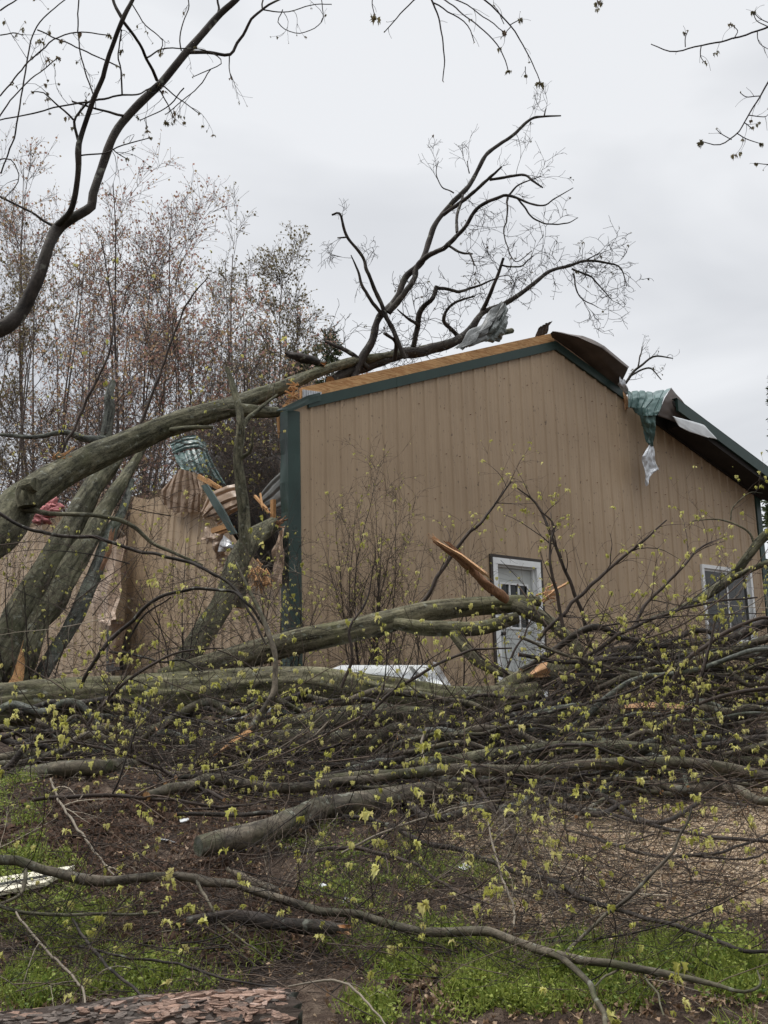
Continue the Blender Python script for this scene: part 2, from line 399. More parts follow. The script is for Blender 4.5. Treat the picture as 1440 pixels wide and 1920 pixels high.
def sidingmat(name, base, stain, rough=0.42):
    mt, nt, b, out = new_mat(name)
    tc = nd(nt, 'ShaderNodeTexCoord').outputs['Object']
    streak = noise(nt, mapping(nt, tc, (7, 7, 0.35)), 2.2, 5, 0.65)
    blot = noise(nt, tc, 0.55, 4, 0.6)
    fine = noise(nt, tc, 55, 2, 0.5)
    c = mixc(nt, math_(nt, 'MULTIPLY', ramp(nt, streak, [(0.42, (0, 0, 0)), (0.72, (1, 1, 1))]), 0.38), base, stain)
    c = mixc(nt, 1.0, c, ramp(nt, blot, [(0.3, (0.84, 0.82, 0.80)), (0.7, (1.08, 1.08, 1.08))]), 'MULTIPLY')
    sp = noise(nt, mapping(nt, tc, (1, 1, 0.6)), 26, 2, 0.5)
    spm = math_(nt, 'MULTIPLY', ramp(nt, sp, [(0.66, (0, 0, 0)), (0.72, (1, 1, 1))]), 0.7)
    c = mixc(nt, spm, c, (0.06, 0.04, 0.03))
    sz = nd(nt, 'ShaderNodeSeparateXYZ'); nt.links.new(tc, sz.inputs[0])
    low = nd(nt, 'ShaderNodeMapRange', {'From Min': 1.3, 'From Max': 0.0}); nt.links.new(sz.outputs['Z'], low.inputs['Value'])
    spl = math_(nt, 'MULTIPLY', low.outputs[0], ramp(nt, noise(nt, tc, 7, 5, .7), [(.4, (0, 0, 0)), (.7, (1, 1, 1))])); c = mixc(nt, math_(nt, 'MULTIPLY', spl, .55), c, (0.12, 0.08, 0.055))
    nt.links.new(c, b.inputs['Base Color'])
    rr = math_(nt, 'ADD', math_(nt, 'MULTIPLY', streak, 0.25), rough - 0.1); nt.links.new(rr, b.inputs['Roughness']); b.inputs['Specular IOR Level'].default_value = 0.35
    bump(nt, b, math_(nt, 'ADD', math_(nt, 'MULTIPLY', noise(nt, tc, 1.6, 3, 0.5), 1.0), math_(nt, 'MULTIPLY', fine, 0.02)), 0.35, 0.03)
    return mt

M = {}
M['tan'] = sidingmat('tan_siding', (0.40, 0.296, 0.192), (0.27, 0.195, 0.125))
M['tan_pale'] = sidingmat('tan_siding_torn', (0.43, 0.315, 0.225), (0.28, 0.19, 0.135))
M['green'] = plain('green_trim', (0.022, 0.046, 0.038), 0.42, 0.18, 3)
M['green_roof'] = plain('green_roofing', (0.075, 0.135, 0.125), 0.35, 0.25, 3)
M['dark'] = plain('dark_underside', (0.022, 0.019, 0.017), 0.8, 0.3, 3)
M['grey_back'] = plain('sheet_back', (0.13, 0.135, 0.128), 0.4, 0.3, 5)
M['brown_back'] = plain('sheet_back_brown', (0.085, 0.066, 0.055), 0.6, 0.35, 4)
M['sheet_grey'] = plain('sheet_dull', (0.11, 0.125, 0.115), 0.4, 0.35, 5)
M['silver'] = plain('galvanised', (0.50, 0.51, 0.52), 0.35, 0.25, 14, 0.6)
M['white_sheet'] = plain('white_sheet', (0.62, 0.64, 0.64), 0.5, 0.12, 6)
M['cream'] = plain('cream_paint', (0.62, 0.58, 0.45), 0.6, 0.15, 9)
M['white'] = plain('white_paint', (0.72, 0.73, 0.72), 0.45, 0.08, 5)
M['door'] = plain('door_paint', (0.46, 0.48, 0.46), 0.5, 0.12, 2.5)
M['channel'] = plain('brown_channel', (0.035, 0.026, 0.02), 0.5, 0.2)
M['black'] = plain('black_metal', (0.015, 0.015, 0.015), 0.4, 0.2)
M['lumber'] = woodmat('lumber', (0.38, 0.185, 0.075), (0.62, 0.39, 0.19), (0.6, 8, 8), 1.6)
M['splinter'] = woodmat('split_wood', (0.42, 0.20, 0.08), (0.60, 0.38, 0.19), (9, 9, 2), 3.0)
M['splinter_pale'] = woodmat('split_wood_pale', (0.48, 0.25, 0.12), (0.64, 0.42, 0.25), (9, 2, 9), 3.0)
M['rotwood'] = woodmat('old_wood', (0.12, 0.06, 0.035), (0.30, 0.165, 0.09), (7, 7, 2), 3.0)
M['bark'] = bark('log_bark', (0.014, 0.012, 0.009), (0.24, 0.22, 0.145), moss=(0.095, 0.10, 0.04), mossamt=0.6, bs=1.0)
M['bark_green'] = bark('trunk_bark', (0.016, 0.016, 0.011), (0.195, 0.185, 0.125), moss=(0.068, 0.07, 0.034), mossamt=0.6, fine=34, stretch=0.35, bs=1.0)
M['bark_grey'] = bark('grey_bark', (0.022, 0.024, 0.022), (0.20, 0.21, 0.185), mossamt=0.4, fine=30, stretch=0.5, bs=0.6)
M['bark_smooth'] = bark('limb_bark', (0.020, 0.016, 0.012), (0.165, 0.140, 0.105), mossamt=0.45, fine=22, stretch=0.5, bs=0.4, rough=0.75)
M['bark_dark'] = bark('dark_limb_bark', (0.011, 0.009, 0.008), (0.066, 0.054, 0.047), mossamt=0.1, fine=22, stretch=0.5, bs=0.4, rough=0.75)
pass
M['twig'] = twigmat('twig_bark', (0.014, 0.010, 0.008), (0.115, 0.082, 0.06))
M['twig_pale'] = twigmat('pale_twig', (0.12, 0.10, 0.075), (0.34, 0.29, 0.22))
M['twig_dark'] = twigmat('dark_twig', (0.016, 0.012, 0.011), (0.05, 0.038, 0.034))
M['twig_bg'] = twigmat('far_twig', (0.07, 0.055, 0.047), (0.18, 0.14, 0.118))
M['leaf'] = leafmat('young_leaf', [(0.30, 0.29, 0.06), (0.50, 0.49, 0.12), (0.64, 0.61, 0.22), (0.56, 0.50, 0.20)], 0.45)
M['leaf_dull'] = leafmat('dull_leaf', [(0.10, 0.085, 0.045), (0.17, 0.15, 0.075), (0.15, 0.10, 0.065)], 0.35)
M['bud'] = leafmat('red_bud', [(0.30, 0.16, 0.135), (0.42, 0.25, 0.215), (0.38, 0.29, 0.15), (0.36, 0.20, 0.17)], 0.45)
M['bud_green'] = leafmat('olive_bud', [(0.13, 0.10, 0.05), (0.22, 0.19, 0.09), (0.19, 0.12, 0.075)], 0.3)
M['weed'] = leafmat('weed_leaf', [(0.06, 0.10, 0.022), (0.15, 0.22, 0.04), (0.36, 0.40, 0.09), (0.25, 0.32, 0.065)], 0.4)
M['conifer'] = leafmat('conifer_needle', [(0.03, 0.05, 0.02), (0.07, 0.10, 0.04), (0.12, 0.13, 0.06)], 0.2)
M['litter'] = leafmat('dead_leaf', [(0.10, 0.055, 0.03), (0.24, 0.15, 0.085), (0.36, 0.26, 0.17), (0.17, 0.11, 0.07)], 0.1)
M['pink'] = plain('pink_insulation', (0.50, 0.20, 0.20), 0.95, 0.3, 20, bumpd=0.03)
def stone_mat():
    mt, nt, b, out = new_mat('pebble')
    t = attr(nt, 'tint').outputs['Fac']
    c = ramp(nt, t, [(0, (0.15, 0.105, 0.07)), (0.4, (0.38, 0.28, 0.185)), (0.75, (0.53, 0.41, 0.29)), (1, (0.64, 0.54, 0.42))])
    nt.links.new(c, b.inputs['Base Color']); b.inputs['Roughness'].default_value = 0.85; return mt
M['pebble'] = stone_mat()
def platemat():
    mt, nt, b, out = new_mat('plate_bark')
    v = attr(nt, 'bk').outputs['Vector']; t = attr(nt, 'tint').outputs['Fac']
    n1 = noise(nt, mapping(nt, v, (1, 1, .3)), 55, 6, .7); n2 = noise(nt, v, 6, 4, .6)
    col = ramp(nt, t, [(0, (.20, .17, .15)), (.35, (.11, .092, .082)), (.5, (.055, .043, .036)), (.62, (.24, .165, .13)), (.8, (.33, .22, .17)), (1, (.42, .31, .26))])
    col = mixc(nt, 1.0, col, ramp(nt, n1, [(.32, (.4, .38, .37)), (.5, (.9, .88, .86)), (.7, (1.25, 1.2, 1.15))]), 'MULTIPLY')
    col = mixc(nt, ramp(nt, n2, [(.52, (0, 0, 0)), (.66, (.7, .7, .7))]), col, (.10, .09, .08))
    nt.links.new(col, b.inputs['Base Color']); b.inputs['Roughness'].default_value = .92; b.inputs['Specular IOR Level'].default_value = .15
    bump(nt, b, math_(nt, 'ADD', n1, math_(nt, 'MULTIPLY', n2, .5)), 1.0, .015); return mt
M['bark_plate'] = platemat()
M['clod'] = plain('dirt_clod', (0.075, 0.046, 0.032), 0.95, 0.4, 12, bumpd=0.01, spec=0.1)
def glassmat():
    mt, nt, b, out = new_mat('dark_glass'); b.inputs['Base Color'].default_value = (0.012, 0.014, 0.014, 1); b.inputs['Roughness'].default_value = 0.06; b.inputs['Specular IOR Level'].default_value = 0.5
    return mt
M['glass'] = glassmat()
def groundmat():
    mt, nt, b, out = new_mat('ground_soil')
    tc = nd(nt, 'ShaderNodeTexCoord').outputs['Object']
    g = attr(nt, 'tint').outputs['Fac']
    n1 = noise(nt, tc, 2.5, 6, 0.65); n2 = noise(nt, tc, 22, 5, 0.7); n3 = noise(nt, tc, 90, 3, 0.6)
    dirt = ramp(nt, math_(nt, 'ADD', math_(nt, 'MULTIPLY', n1, 0.5), math_(nt, 'MULTIPLY', n2, 0.5)), [(0.36, (0.018, 0.012, 0.009)), (0.5, (0.072, 0.049, 0.036)), (0.62, (0.17, 0.127, 0.094))])
    vo = nd(nt, 'ShaderNodeTexVoronoi', {'Scale': 75.0}); nt.links.new(tc, vo.inputs['Vector'])
    hue = nd(nt, 'ShaderNodeSeparateColor'); nt.links.new(vo.outputs['Color'], hue.inputs[0])
    gr = ramp(nt, hue.outputs[0], [(0, (0.20, 0.14, 0.09)), (0.5, (0.44, 0.33, 0.215)), (0.9, (0.58, 0.46, 0.32)), (1, (0.66, 0.56, 0.44))])
    gr = mixc(nt, 1.0, gr, ramp(nt, n1, [(0.3, (0.62, 0.60, 0.58)), (0.65, (1.05, 1.03, 1.0))]), 'MULTIPLY')
    edge = math_(nt, 'ADD', g, math_(nt, 'MULTIPLY', math_(nt, 'SUBTRACT', n2, 0.5), 0.9))
    f = ramp(nt, edge, [(0.38, (0, 0, 0)), (0.62, (1, 1, 1))])
    c = mixc(nt, f, dirt, gr)
    nt.links.new(c, b.inputs['Base Color']); b.inputs['Roughness'].default_value = 0.95; b.inputs['Specular IOR Level'].default_value = 0.15
    h = math_(nt, 'ADD', math_(nt, 'MULTIPLY', n2, 1.0), math_(nt, 'ADD', math_(nt, 'MULTIPLY', n3, 0.35), math_(nt, 'MULTIPLY', vo.outputs['Distance'], -0.3)))
    bump(nt, b, h, 1.0, 0.05)
    return mt
M['ground'] = groundmat()

# ------------------------------------------------------------------ ground
def nonuni(lo, hi, step, far_lo, far_hi, g=1.22):
    a = list(np.arange(lo, hi, step)); s = step; x = hi
    while x < far_hi: a.append(x); s *= g; x += s
    a.append(far_hi); s = step; x = lo - step; b = []
    while x > far_lo: b.append(x); s *= g; x -= s
    b.append(far_lo)
    return np.array(b[::-1] + a)
def gravel_mask(x, y):
    m = 1 / (1 + np.exp(-(x - 0.35 - 0.25 * wob2(x, y, 8, 2.2)) * 7))
    m = m / (1 + np.exp(-(y - 5.25 - 0.12 * (x - 1) - 0.2 * wob2(x, y, 9, 2.6)) * 9))
    m = m / (1 + np.exp((y - 8.7 - 0.3 * wob2(x, y, 10, 1.7)) * 4))
    return m
def ground():
    xs = nonuni(-3.2, 4.2, 0.036, -900, 900); ys = nonuni(3.2, 10.5, 0.036, -200, 1400)
    X, Y = np.meshgrid(xs, ys); Z = gz(X, Y)
    g = gravel_mask(X, Y)
    d = 0.030 * wob2(X, Y, 21, 9, 7) + 0.026 * wob2(X, Y, 22, 24, 9) + 0.016 * wob2(X, Y, 23, 52, 9)
    near = np.clip((13 - Y) / 3, 0, 1) * np.clip((Y - 0) / 2, 0, 1)
    Z = Z + d * near * (1 - 0.75 * g) + rng.normal(0, 0.0045, Z.shape) * near
    n, k = X.shape
    i = np.arange(n - 1)[:, None] * k; j = np.arange(k - 1)[None]
    Q = np.stack([i + j, i + j + 1, i + k + j + 1, i + k + j], -1).reshape(-1, 4)
    mb = MB(); mb.add(np.stack([X, Y, Z], -1).reshape(-1, 3), Q, att=g.ravel())
    o = mb.build('ground', M['ground']); o['kind'] = 'structure'
    o['label'] = 'brown soil slope with a patch of tan gravel on its right'; o['category'] = 'ground'
ground()
OCT = np.array([(1, 0, 0), (-1, 0, 0), (0, 1, 0), (0, -1, 0), (0, 0, .7), (0, 0, -.7), (.6, .6, .3), (-.6, .6, .35), (-.6, -.6, .3), (.6, -.6, .35)], float)
OCTT = np.array([(4, 6, 7), (4, 7, 8), (4, 8, 9), (4, 9, 6), (6, 0, 2), (6, 2, 7), (7, 2, 1), (7, 1, 8), (8, 1, 3), (8, 3, 9), (9, 3, 0), (9, 0, 6), (5, 2, 0), (5, 1, 2), (5, 3, 1), (5, 0, 3)])
def scatter_px(rg, patches):
    out = []
    for px, py, rx, ry, n in patches:
        c = gp(px, py); ex = gp(px + rx, py) - c; ey = (gp(px, py - ry) - gp(px, min(py + ry, 2050))) / 2
        r = np.sqrt(rg.uniform(0, 1, n)) ; a = rg.uniform(0, 6.28, n)
        out.append(c[None, :2] + (r * np.cos(a))[:, None] * ex[None, :2] + (r * np.sin(a))[:, None] * ey[None, :2])
    return np.vstack(out)
def onground(xy, off=0.0):
    return np.column_stack([xy, gz(xy[:, 0], xy[:, 1]) + off])
def debris():
    rg = np.random.default_rng(5)
    xy = np.column_stack([rg.uniform(0.1, 4.5, 30000), rg.uniform(5.0, 9.0, 30000)])
    xy = xy[rg.uniform(0, 1, len(xy)) < gravel_mask(xy[:, 0], xy[:, 1]) * 0.8]
    mb = MB(); n = len(xy)
    add_inst(mb, OCT, OCTT, onground(xy, 0.004), rand_rot(rg, n, None, 2), rg.uniform(0.004, 0.010, n), att=rg.uniform(0, 1, n))
    tag(mb.build('gravel', M['pebble'], smooth=False), 'tan pebbles scattered over the bare patch on the right', 'gravel', kind='stuff')
    xy = scatter_px(rg, [(230, 1600, 260, 120, 7000), (330, 1720, 330, 90, 6000), (250, 1450, 300, 50, 2500), (100, 1800, 160, 80, 300), (760, 1830, 150, 60, 300), (650, 1560, 300, 60, 600)])
    mb = MB(); n = len(xy); s = rg.uniform(0.004, 0.014, n) * np.where(rg.uniform(0, 1, n) < 0.06, 2.4, 1)
    add_inst(mb, OCT * np.array([1, 1, .8]), OCTT, onground(xy, 0.01), rand_rot(rg, n, None, 2), s, att=rg.uniform(0, 1, n))
    tag(mb.build('dirt', M['clod'], smooth=False), 'loose clods of brown dirt on the bank', 'dirt', kind='stuff')
    # dead leaves and chips
    xy = scatter_px(rg, [(720, 1700, 760, 200, 3600), (300, 1430, 330, 60, 2600), (1100, 1860, 350, 60, 700), (1150, 1480, 400, 60, 900)])
    mb = MB(); n = len(xy)
    add_inst(mb, LV * np.array([1, 1, 1.3]), LT, onground(xy, 0.02), rand_rot(rg, n, np.array([0.0, 0, 0.1]), 1.0), rg.uniform(0.010, 0.030, n), att=rg.uniform(0, 1, n))
    tag(mb.build('leaf_litter', M['litter']), 'dead brown leaves strewn over the soil', 'leaf litter', kind='stuff')
    # low green weeds: stalks of small oval leaves, and grass blades
    patches = [(1150, 1840, 320, 75, 2600), (900, 1800, 260, 60, 1500), (720, 1880, 300, 50, 1300), (80, 1800, 150, 110, 1500), (30, 1520, 55, 60, 520), (60, 1650, 110, 50, 420),
               (1350, 1880, 160, 60, 900), (330, 1860, 170, 50, 600), (760, 1660, 200, 60, 750), (640, 1580, 140, 40, 350), (1300, 1790, 120, 30, 250), (200, 1700, 80, 50, 150), (420, 1800, 220, 50, 250)]
    xy = scatter_px(rg, patches)
    cl = wob2(xy[:, 0], xy[:, 1], 31, 6.5, 6) + .8 * wob2(xy[:, 0], xy[:, 1], 33, 17, 6); keep = cl + rg.normal(0, .22, len(xy)) > 0.10
    xy = xy[keep]; cl = np.clip(cl[keep] + .5, .35, 1.5); base = onground(xy, 0.0); n = len(xy)
    k = 7; idx = np.repeat(np.arange(n), k); hgt = rg.uniform(0.008, 0.075, n * k) * np.repeat(rg.uniform(0.5, 1.3, n) * cl, k)
    p = base[idx] + np.column_stack([rg.normal(0, 0.022, n * k), rg.normal(0, 0.022, n * k), hgt])
    OV = np.array([(0, 0, 0), (.32, .35, .12), (.25, .8, .08), (0, 1.05, -.08), (-.25, .8, .08), (-.32, .35, .12)], float)
    OVT = np.array([(0, 1, 2), (0, 2, 3), (0, 3, 4), (0, 4, 5)])
    ax = np.column_stack([rg.normal(0, 1, n * k), rg.normal(0, 1, n * k), rg.uniform(-.2, .7, n * k)])
    mb = MB()
    tint = np.clip(np.repeat(0.5 + 0.3 * wob2(xy[:, 0], xy[:, 1], 32, 4), k) + rg.normal(0, .2, n * k), 0, 1)
    add_inst(mb, OV, OVT, p, rand_rot(rg, n * k, unit(ax), 0.2), rg.uniform(0.007, 0.020, n * k) * np.repeat(rg.uniform(.6, 1.35, n), k), att=tint)
    nb = 9000; sel = rg.integers(0, n, nb)
    b0 = base[sel] + np.column_stack([rg.normal(0, 0.02, nb), rg.normal(0, 0.02, nb), np.zeros(nb)])
    dirn = unit(np.column_stack([rg.normal(0, .5, nb), rg.normal(0, .5, nb), np.ones(nb)])); ln = rg.uniform(0.04, 0.13, nb)
    C = np.stack([b0, b0 + dirn * (ln * .5)[:, None], b0 + dirn * (ln * .85)[:, None] + np.column_stack([rg.normal(0, .015, nb), rg.normal(0, .015, nb), ln * .05])], 1)
    add_tubes(mb, C, np.tile(np.array([[0.0022, 0.0018, 0.0004]]), (nb, 1)), 3, att=rg.uniform(.3, 1, nb))
    tag(mb.build('grass', M['weed']), 'bright green weeds and grass in the foreground soil', 'weeds', kind='stuff')
debris()

# ------------------------------------------------------------------ the metal building
DWALL = 11.2
dv = ray(3440, 1337); DW = np.array([dv[0], dv[1], 0]); DW /= np.linalg.norm(DW); NB = np.array([-DW[1], DW[0], 0])   # along the gable, and into the building
def PW(px, py, off=0.0):
    q = ray(px, py); return CAM + q * (((DWALL - off) - CAM @ NB) / (q @ NB))
O0 = PW(545, 1312)
def PS(px, py, off=0.0):
    q = ray(px, py); return CAM + q * ((DW @ O0 - off - DW @ CAM) / (q @ DW))
def toL(w):
    w = np.asarray(w) - O0; return np.stack([w @ DW, w @ NB, w[..., 2]], -1)
def toW(l):
    l = np.asarray(l, float); return O0 + l[..., 0:1] * DW + l[..., 1:2] * NB + l[..., 2:3] * np.array([0, 0, 1.0])
BR = math.atan2(DW[1], DW[0])
def AW(px, py, off=0.0): return toL(PW(px, py, off))
def SWL(px, py, off=0.0): return toL(PS(px, py, off))
WR = AW(1419, 920)[0]; ZE = AW(563, 748)[2] - 0.02; A_E = AW(563, 748)[0]
AR, ZR = AW(1038, 642)[0], AW(1038, 642)[2]
ZE0 = ZE - (ZR - ZE) / (AR - A_E) * A_E
ZER = AW(1419, 918)[2]
def top(a):
    a = np.asarray(a, float)
    return np.where(a < AR, ZE0 + (ZR - ZE0) * a / AR, ZR + (ZER - ZR) * (a - AR) / (WR - AR))
print('building: W %.2f eave %.2f ridge (%.2f, %.2f) right eave %.2f origin' % (WR, ZE0, AR, ZR, ZER), O0.round(2), 'side at x=0 b=%.2f' % SWL(0, 1150)[1])
BLD = empty('metal_building', O0, BR)
tag(BLD, 'tan metal sided building with green trim, its roof and left side crushed by trees', 'building')
LB = 9.5
def rib_profile(lo, hi, pitch=0.2376, start=0.10):
    xs = [(lo, 0.0)]; k = start
    pts = []
    c = lo + start
    while c < hi - 0.05:
        pts += [(c - .034, 0), (c - .014, -.017), (c + .014, -.017), (c + .034, 0), (c + .085, 0), (c + .092, -.002), (c + .104, -.002), (c + .111, 0), (c + .145, 0), (c + .152, -.002), (c + .164, -.002), (c + .171, 0)]
        c += pitch
    pts = [p for p in pts if lo + .003 < p[0] < hi - .003]
    return np.array([(lo, 0.0)] + pts + [(hi, 0.0)])
dA0, dZ1 = AW(921, 1045)[0], AW(921, 1045)[2]; dA1 = AW(1010, 1056)[0]
wA0, wZ1 = AW(1312, 1058)[0], AW(1312, 1058)[2]; wA1 = AW(1406, 1070)[0]; wZ0 = wZ1 - 1.30
def gable_wall():
    pr = rib_profile(0.0, WR)
    for cut in (dA0, dA1, wA0, wA1):
        k = np.searchsorted(pr[:, 0], cut); pr = np.insert(pr, k, [(cut - 1e-4, 0), (cut + 1e-4, 0)], axis=0)
    mb = MB()
    NZ = 26
    def strip(a0, y0, a1, y1, z0a, z0b, z1a, z1b):
        f = np.linspace(0, 1, NZ)
        def yy(a, z): return 0.012 * wob2(np.full(NZ, a) * 1.0, z, 41, 2.2, 4) + 0.03 * np.exp(-((a - 4.3) / .5) ** 2 - ((z - 2.6) / .35) ** 2) + 0.02 * np.exp(-((a - 1.2) / .35) ** 2 - ((z - 1.2) / .5) ** 2)
        zA = z0a + (z1a - z0a) * f; zB = z0b + (z1b - z0b) * f
        VA = np.stack([np.full(NZ, a0), y0 + yy(a0, zA), zA], 1); VB = np.stack([np.full(NZ, a1), y1 + yy(a1, zB), zB], 1)
        q = [(i, NZ + i, NZ + i + 1, i + 1) for i in range(NZ - 1)]
        mb.add(np.vstack([VA, VB]), q)
    for (a0, y0), (a1, y1) in zip(pr[:-1], pr[1:]):
        if a1 - a0 < 1e-3: continue
        c = (a0 + a1) / 2; t0, t1 = float(top(a0)) - .01, float(top(a1)) - .01
        if dA0 < c < dA1: strip(a0, y0, a1, y1, dZ1, dZ1, t0, t1)
        elif wA0 < c < wA1:
            strip(a0, y0, a1, y1, wZ1, wZ1, t0, t1); strip(a0, y0, a1, y1, -0.3, -0.3, wZ0, wZ0)
        else: strip(a0, y0, a1, y1, -0.3, -0.3, t0, t1)
    mb.build('gable_wall', M['tan'], BLD, smooth=False)
    # framing skin behind the sheet, so the wall has a real thickness
    mb = MB()
    def prism(poly, y0, y1):
        n = len(poly); V = [(a, y0, z) for a, z in poly] + [(a, y1, z) for a, z in poly]
        mb.add(V, [(i, (i + 1) % n, n + (i + 1) % n, n + i) for i in range(n)])
        c0 = np.mean(V[:n], 0); c1 = np.mean(V[n:], 0)
        mb.add(V[:n] + [tuple(c0)], None, [(i, n, (i + 1) % n) for i in range(n)]); mb.add(V[n:] + [tuple(c1)], None, [((i + 1) % n, n, i) for i in range(n)])
    T = lambda a: float(top(a)) - 0.06
    for a0, a1, z0 in ((0.03, dA0, -.3), (dA0, dA1, dZ1), (dA1, wA0, -.3), (wA0, wA1, wZ1), (wA1, WR - .03, -.3)):
        poly = [(a0, z0), (a1, z0), (a1, T(a1))] + ([(AR, T(AR))] if a0 < AR < a1 else []) + [(a0, T(a0))]
        prism(poly, 0.07, 0.14)
    prism([(wA0, -.3), (wA1, -.3), (wA1, wZ0), (wA0, wZ0)], 0.07, 0.14)
    mb.build('wall_framing', M['lumber'], BLD, smooth=False)
    # screws in rows along the girts
    mb = MB(); rg = np.random.default_rng(4)
    hexv = np.array([(math.cos(t), 0, math.sin(t)) for t in np.linspace(0, 2 * math.pi, 6, endpoint=False)])
    for z in (4.65, 4.0, 3.35, 2.7, 2.05, 1.4, 0.75):
        for a in np.arange(0.10 + .12, WR - .1, 0.2376):
            if z > top(a) - .3 or (dA0 - .1 < a < dA1 + .1 and z < dZ1 + .15) or (wA0 - .1 < a < wA1 + .1 and wZ0 - .1 < z < wZ1 + .1): continue
            if rg.uniform() < 0.55: continue
            c = np.array([a + rg.normal(0, .006), 0, z + rg.normal(0, .006)]); s = 0.0055
            V = np.vstack([c + hexv * s + (0, -.018, 0), c + hexv * s + (0, .01, 0), c + np.array([[0, -.018, 0]])])
            mb.add(V, [(i, (i + 1) % 6, 6 + (i + 1) % 6, 6 + i) for i in range(6)], [(12, (i + 1) % 6, i) for i in range(6)])
    o = mb.build('screw', M['rotwood'], BLD, smooth=False); o['kind'] = 'stuff'
gable_wall()

def bar(mb, p, q, w, h, mi=0, up=(0, 0, 1)):
    """rectangular bar from p to q; w across, h along up"""
    p = np.asarray(p, float); q = np.asarray(q, float); t = (q - p) / np.linalg.norm(q - p); s = np.cross(t, up); s /= np.linalg.norm(s); u = np.cross(s, t)
    V = [c + s * a * w / 2 + u * b * h / 2 for c in (p, q) for a, b in ((-1, -1), (1, -1), (1, 1), (-1, 1))]
    mb.add(V, [(0, 1, 2, 3), (7, 6, 5, 4), (0, 4, 5, 1), (1, 5, 6, 2), (2, 6, 7, 3), (3, 7, 4, 0)], mi=mi)
def extr(mb, poly, p, q, mi=0):
    """extrude a closed (y, z) profile from x=p to x=q following the gable slope; p, q = (a, zoffset of the line)"""
    n = len(poly)
    V = [(p[0], y, p[1] + z) for y, z in poly] + [(q[0], y, q[1] + z) for y, z in poly]
    mb.add(V, [(i, (i + 1) % n, n + (i + 1) % n, n + i) for i in range(n)], mi=mi)
    for k, fl in ((0, 0), (n, 1)):
        c = np.mean(V[k:k + n], 0); vv = V[k:k + n] + [tuple(c)]
        mb.add(vv, None, [(i, (i + 1) % n, n) if fl else ((i + 1) % n, i, n) for i in range(n)], mi=mi)
def zt(a, d=0): return (a, float(top(a)) + d)
def trims():
    mb = MB()
    seam = AW(740, 705)[0]
    prof = [(0.0, -.125), (-.042, -.125), (-.047, 0.012), (0.0, 0.014)]
    prof2 = [(y - .003, z) for y, z in prof]
    extr(mb, prof, zt(A_E + .1), zt(seam + .05)); extr(mb, prof2, zt(seam), zt(AR))
    mb.build('rake_trim', M['green'], BLD, smooth=False)
    mb = MB(); extr(mb, prof, zt(AR + .002), zt(AW(1170, 735)[0]))
    mb.build('rake_trim', M['green'], BLD, smooth=False)
    # bent end of the trim at the eave
    mb = MB(); patch(mb, [[(522, 768, .16), (545, 757, .12), (575, 742, .06), (600, 736, .05)], [(517, 771, .18), (550, 770, .10), (578, 758, .055), (601, 751, .05)]], PW, 14, 4, amp=.008, seed=3)
    mb.build('bent_trim_end', [M['green'], M['green']], BLD, smooth=False)
    # corner trim of both faces
    mb = MB(); zc = ZE0 - .09
    n = 22; zz = np.linspace(-.3, zc, n); dent = np.where((zz > 1.6) & (zz < 3.2), 1, 0) * 0.012 * np.sin(zz * 9)
    wa = AW(564, 900)[0]; wb = SWL(527, 900)[1]
    for lo, hi, ax in ((0, wa, 0), (0, wb, 1)):
        m_ = 7; f = np.linspace(lo, hi, m_)
        Zg, Fg = np.meshgrid(zz, f, indexing='ij'); Dg = dent[:, None] * np.sin(Fg / hi * 3.1) * (1.6 if ax else 0.3) - .030
        Dg[:, -1] = 0.0
        if ax == 0: V = np.stack([Fg, Dg, Zg], -1)
        else: V = np.stack([Dg, Fg, Zg], -1)
        V[:, 0] = np.stack([np.full(n, -.03), np.full(n, -.03), zz], 1)
        i = np.arange(n - 1)[:, None] * m_; j = np.arange(m_ - 1)[None]
        mb.add(V.reshape(-1, 3), np.stack([i + j, i + j + 1, i + m_ + j + 1, i + m_ + j], -1).reshape(-1, 4))
    mb.build('corner_trim', M['green'], BLD, smooth=False)
    mb = MB()
    mb.box((WR - .10, -.032, -.3), (WR + .03, .10, ZER - .02)); mb.build('corner_trim', M['green'], BLD, smooth=False)
    # corner post inside the corner, and the exposed rafter board on top of the gable
    mb = MB(); mb.box((.02, .03, -.3), (.15, .16, ZE0 + .02)); mb.build('corner_post', M['lumber'], BLD, smooth=False)
    mb = MB(); extr(mb, [(0.0, -.02), (.045, -.02), (.045, .165), (0.0, .165)], zt(A_E + .04), zt(AR + .015)); extr(mb, [(0.0, 0), (.045, 0), (.045, .15), (0.0, .15)], zt(A_E + .02), zt(A_E + .04))
    rb = mb.build('rafter_board', M['lumber'], BLD, smooth=False)
    # splintered end of the board
    mb = MB(); rg = np.random.default_rng(8); e = AW(556, 732)
    for k in range(26):
        p = e + np.array([rg.uniform(-.02, .06), rg.uniform(0.0, .05), rg.uniform(-.13, .10)]); q = p + np.array([rg.uniform(-.16, -.03), rg.normal(0, .03), rg.normal(-.02, .05)])
        bar(mb, p, q, rg.uniform(.006, .016), rg.uniform(.008, .02))
    mb.build('splintered_end', M['splinter'], rb, smooth=False)
    # toothed steel plate at the eave end of the board
    mb = MB(); pl = [AW(554, 722), AW(554, 742), AW(592, 733), AW(586, 728)]
    a0 = A_E + .03
    for k in range(16):
        a = a0 + k * .018; z1 = float(top(a)) + .135 - k * .0055; z0 = float(top(a)) + .016
        if z1 - z0 < .01: continue
        mb.box((a, -.010 - .006 * (k % 2), z0), (a + .016, -.002, z1))
    mb.build('truss_plate', M['silver'], rb, smooth=False)
    # rafter on the right slope, its split stub and roof edge board
    mb = MB(); extr(mb, [(0.01, -.02), (.05, -.02), (.05, .13), (0.01, .13)], zt(AR + .02), zt(AW(1166, 735)[0]))
    mb.build('rafter_board', M['rotwood'], BLD, smooth=False)
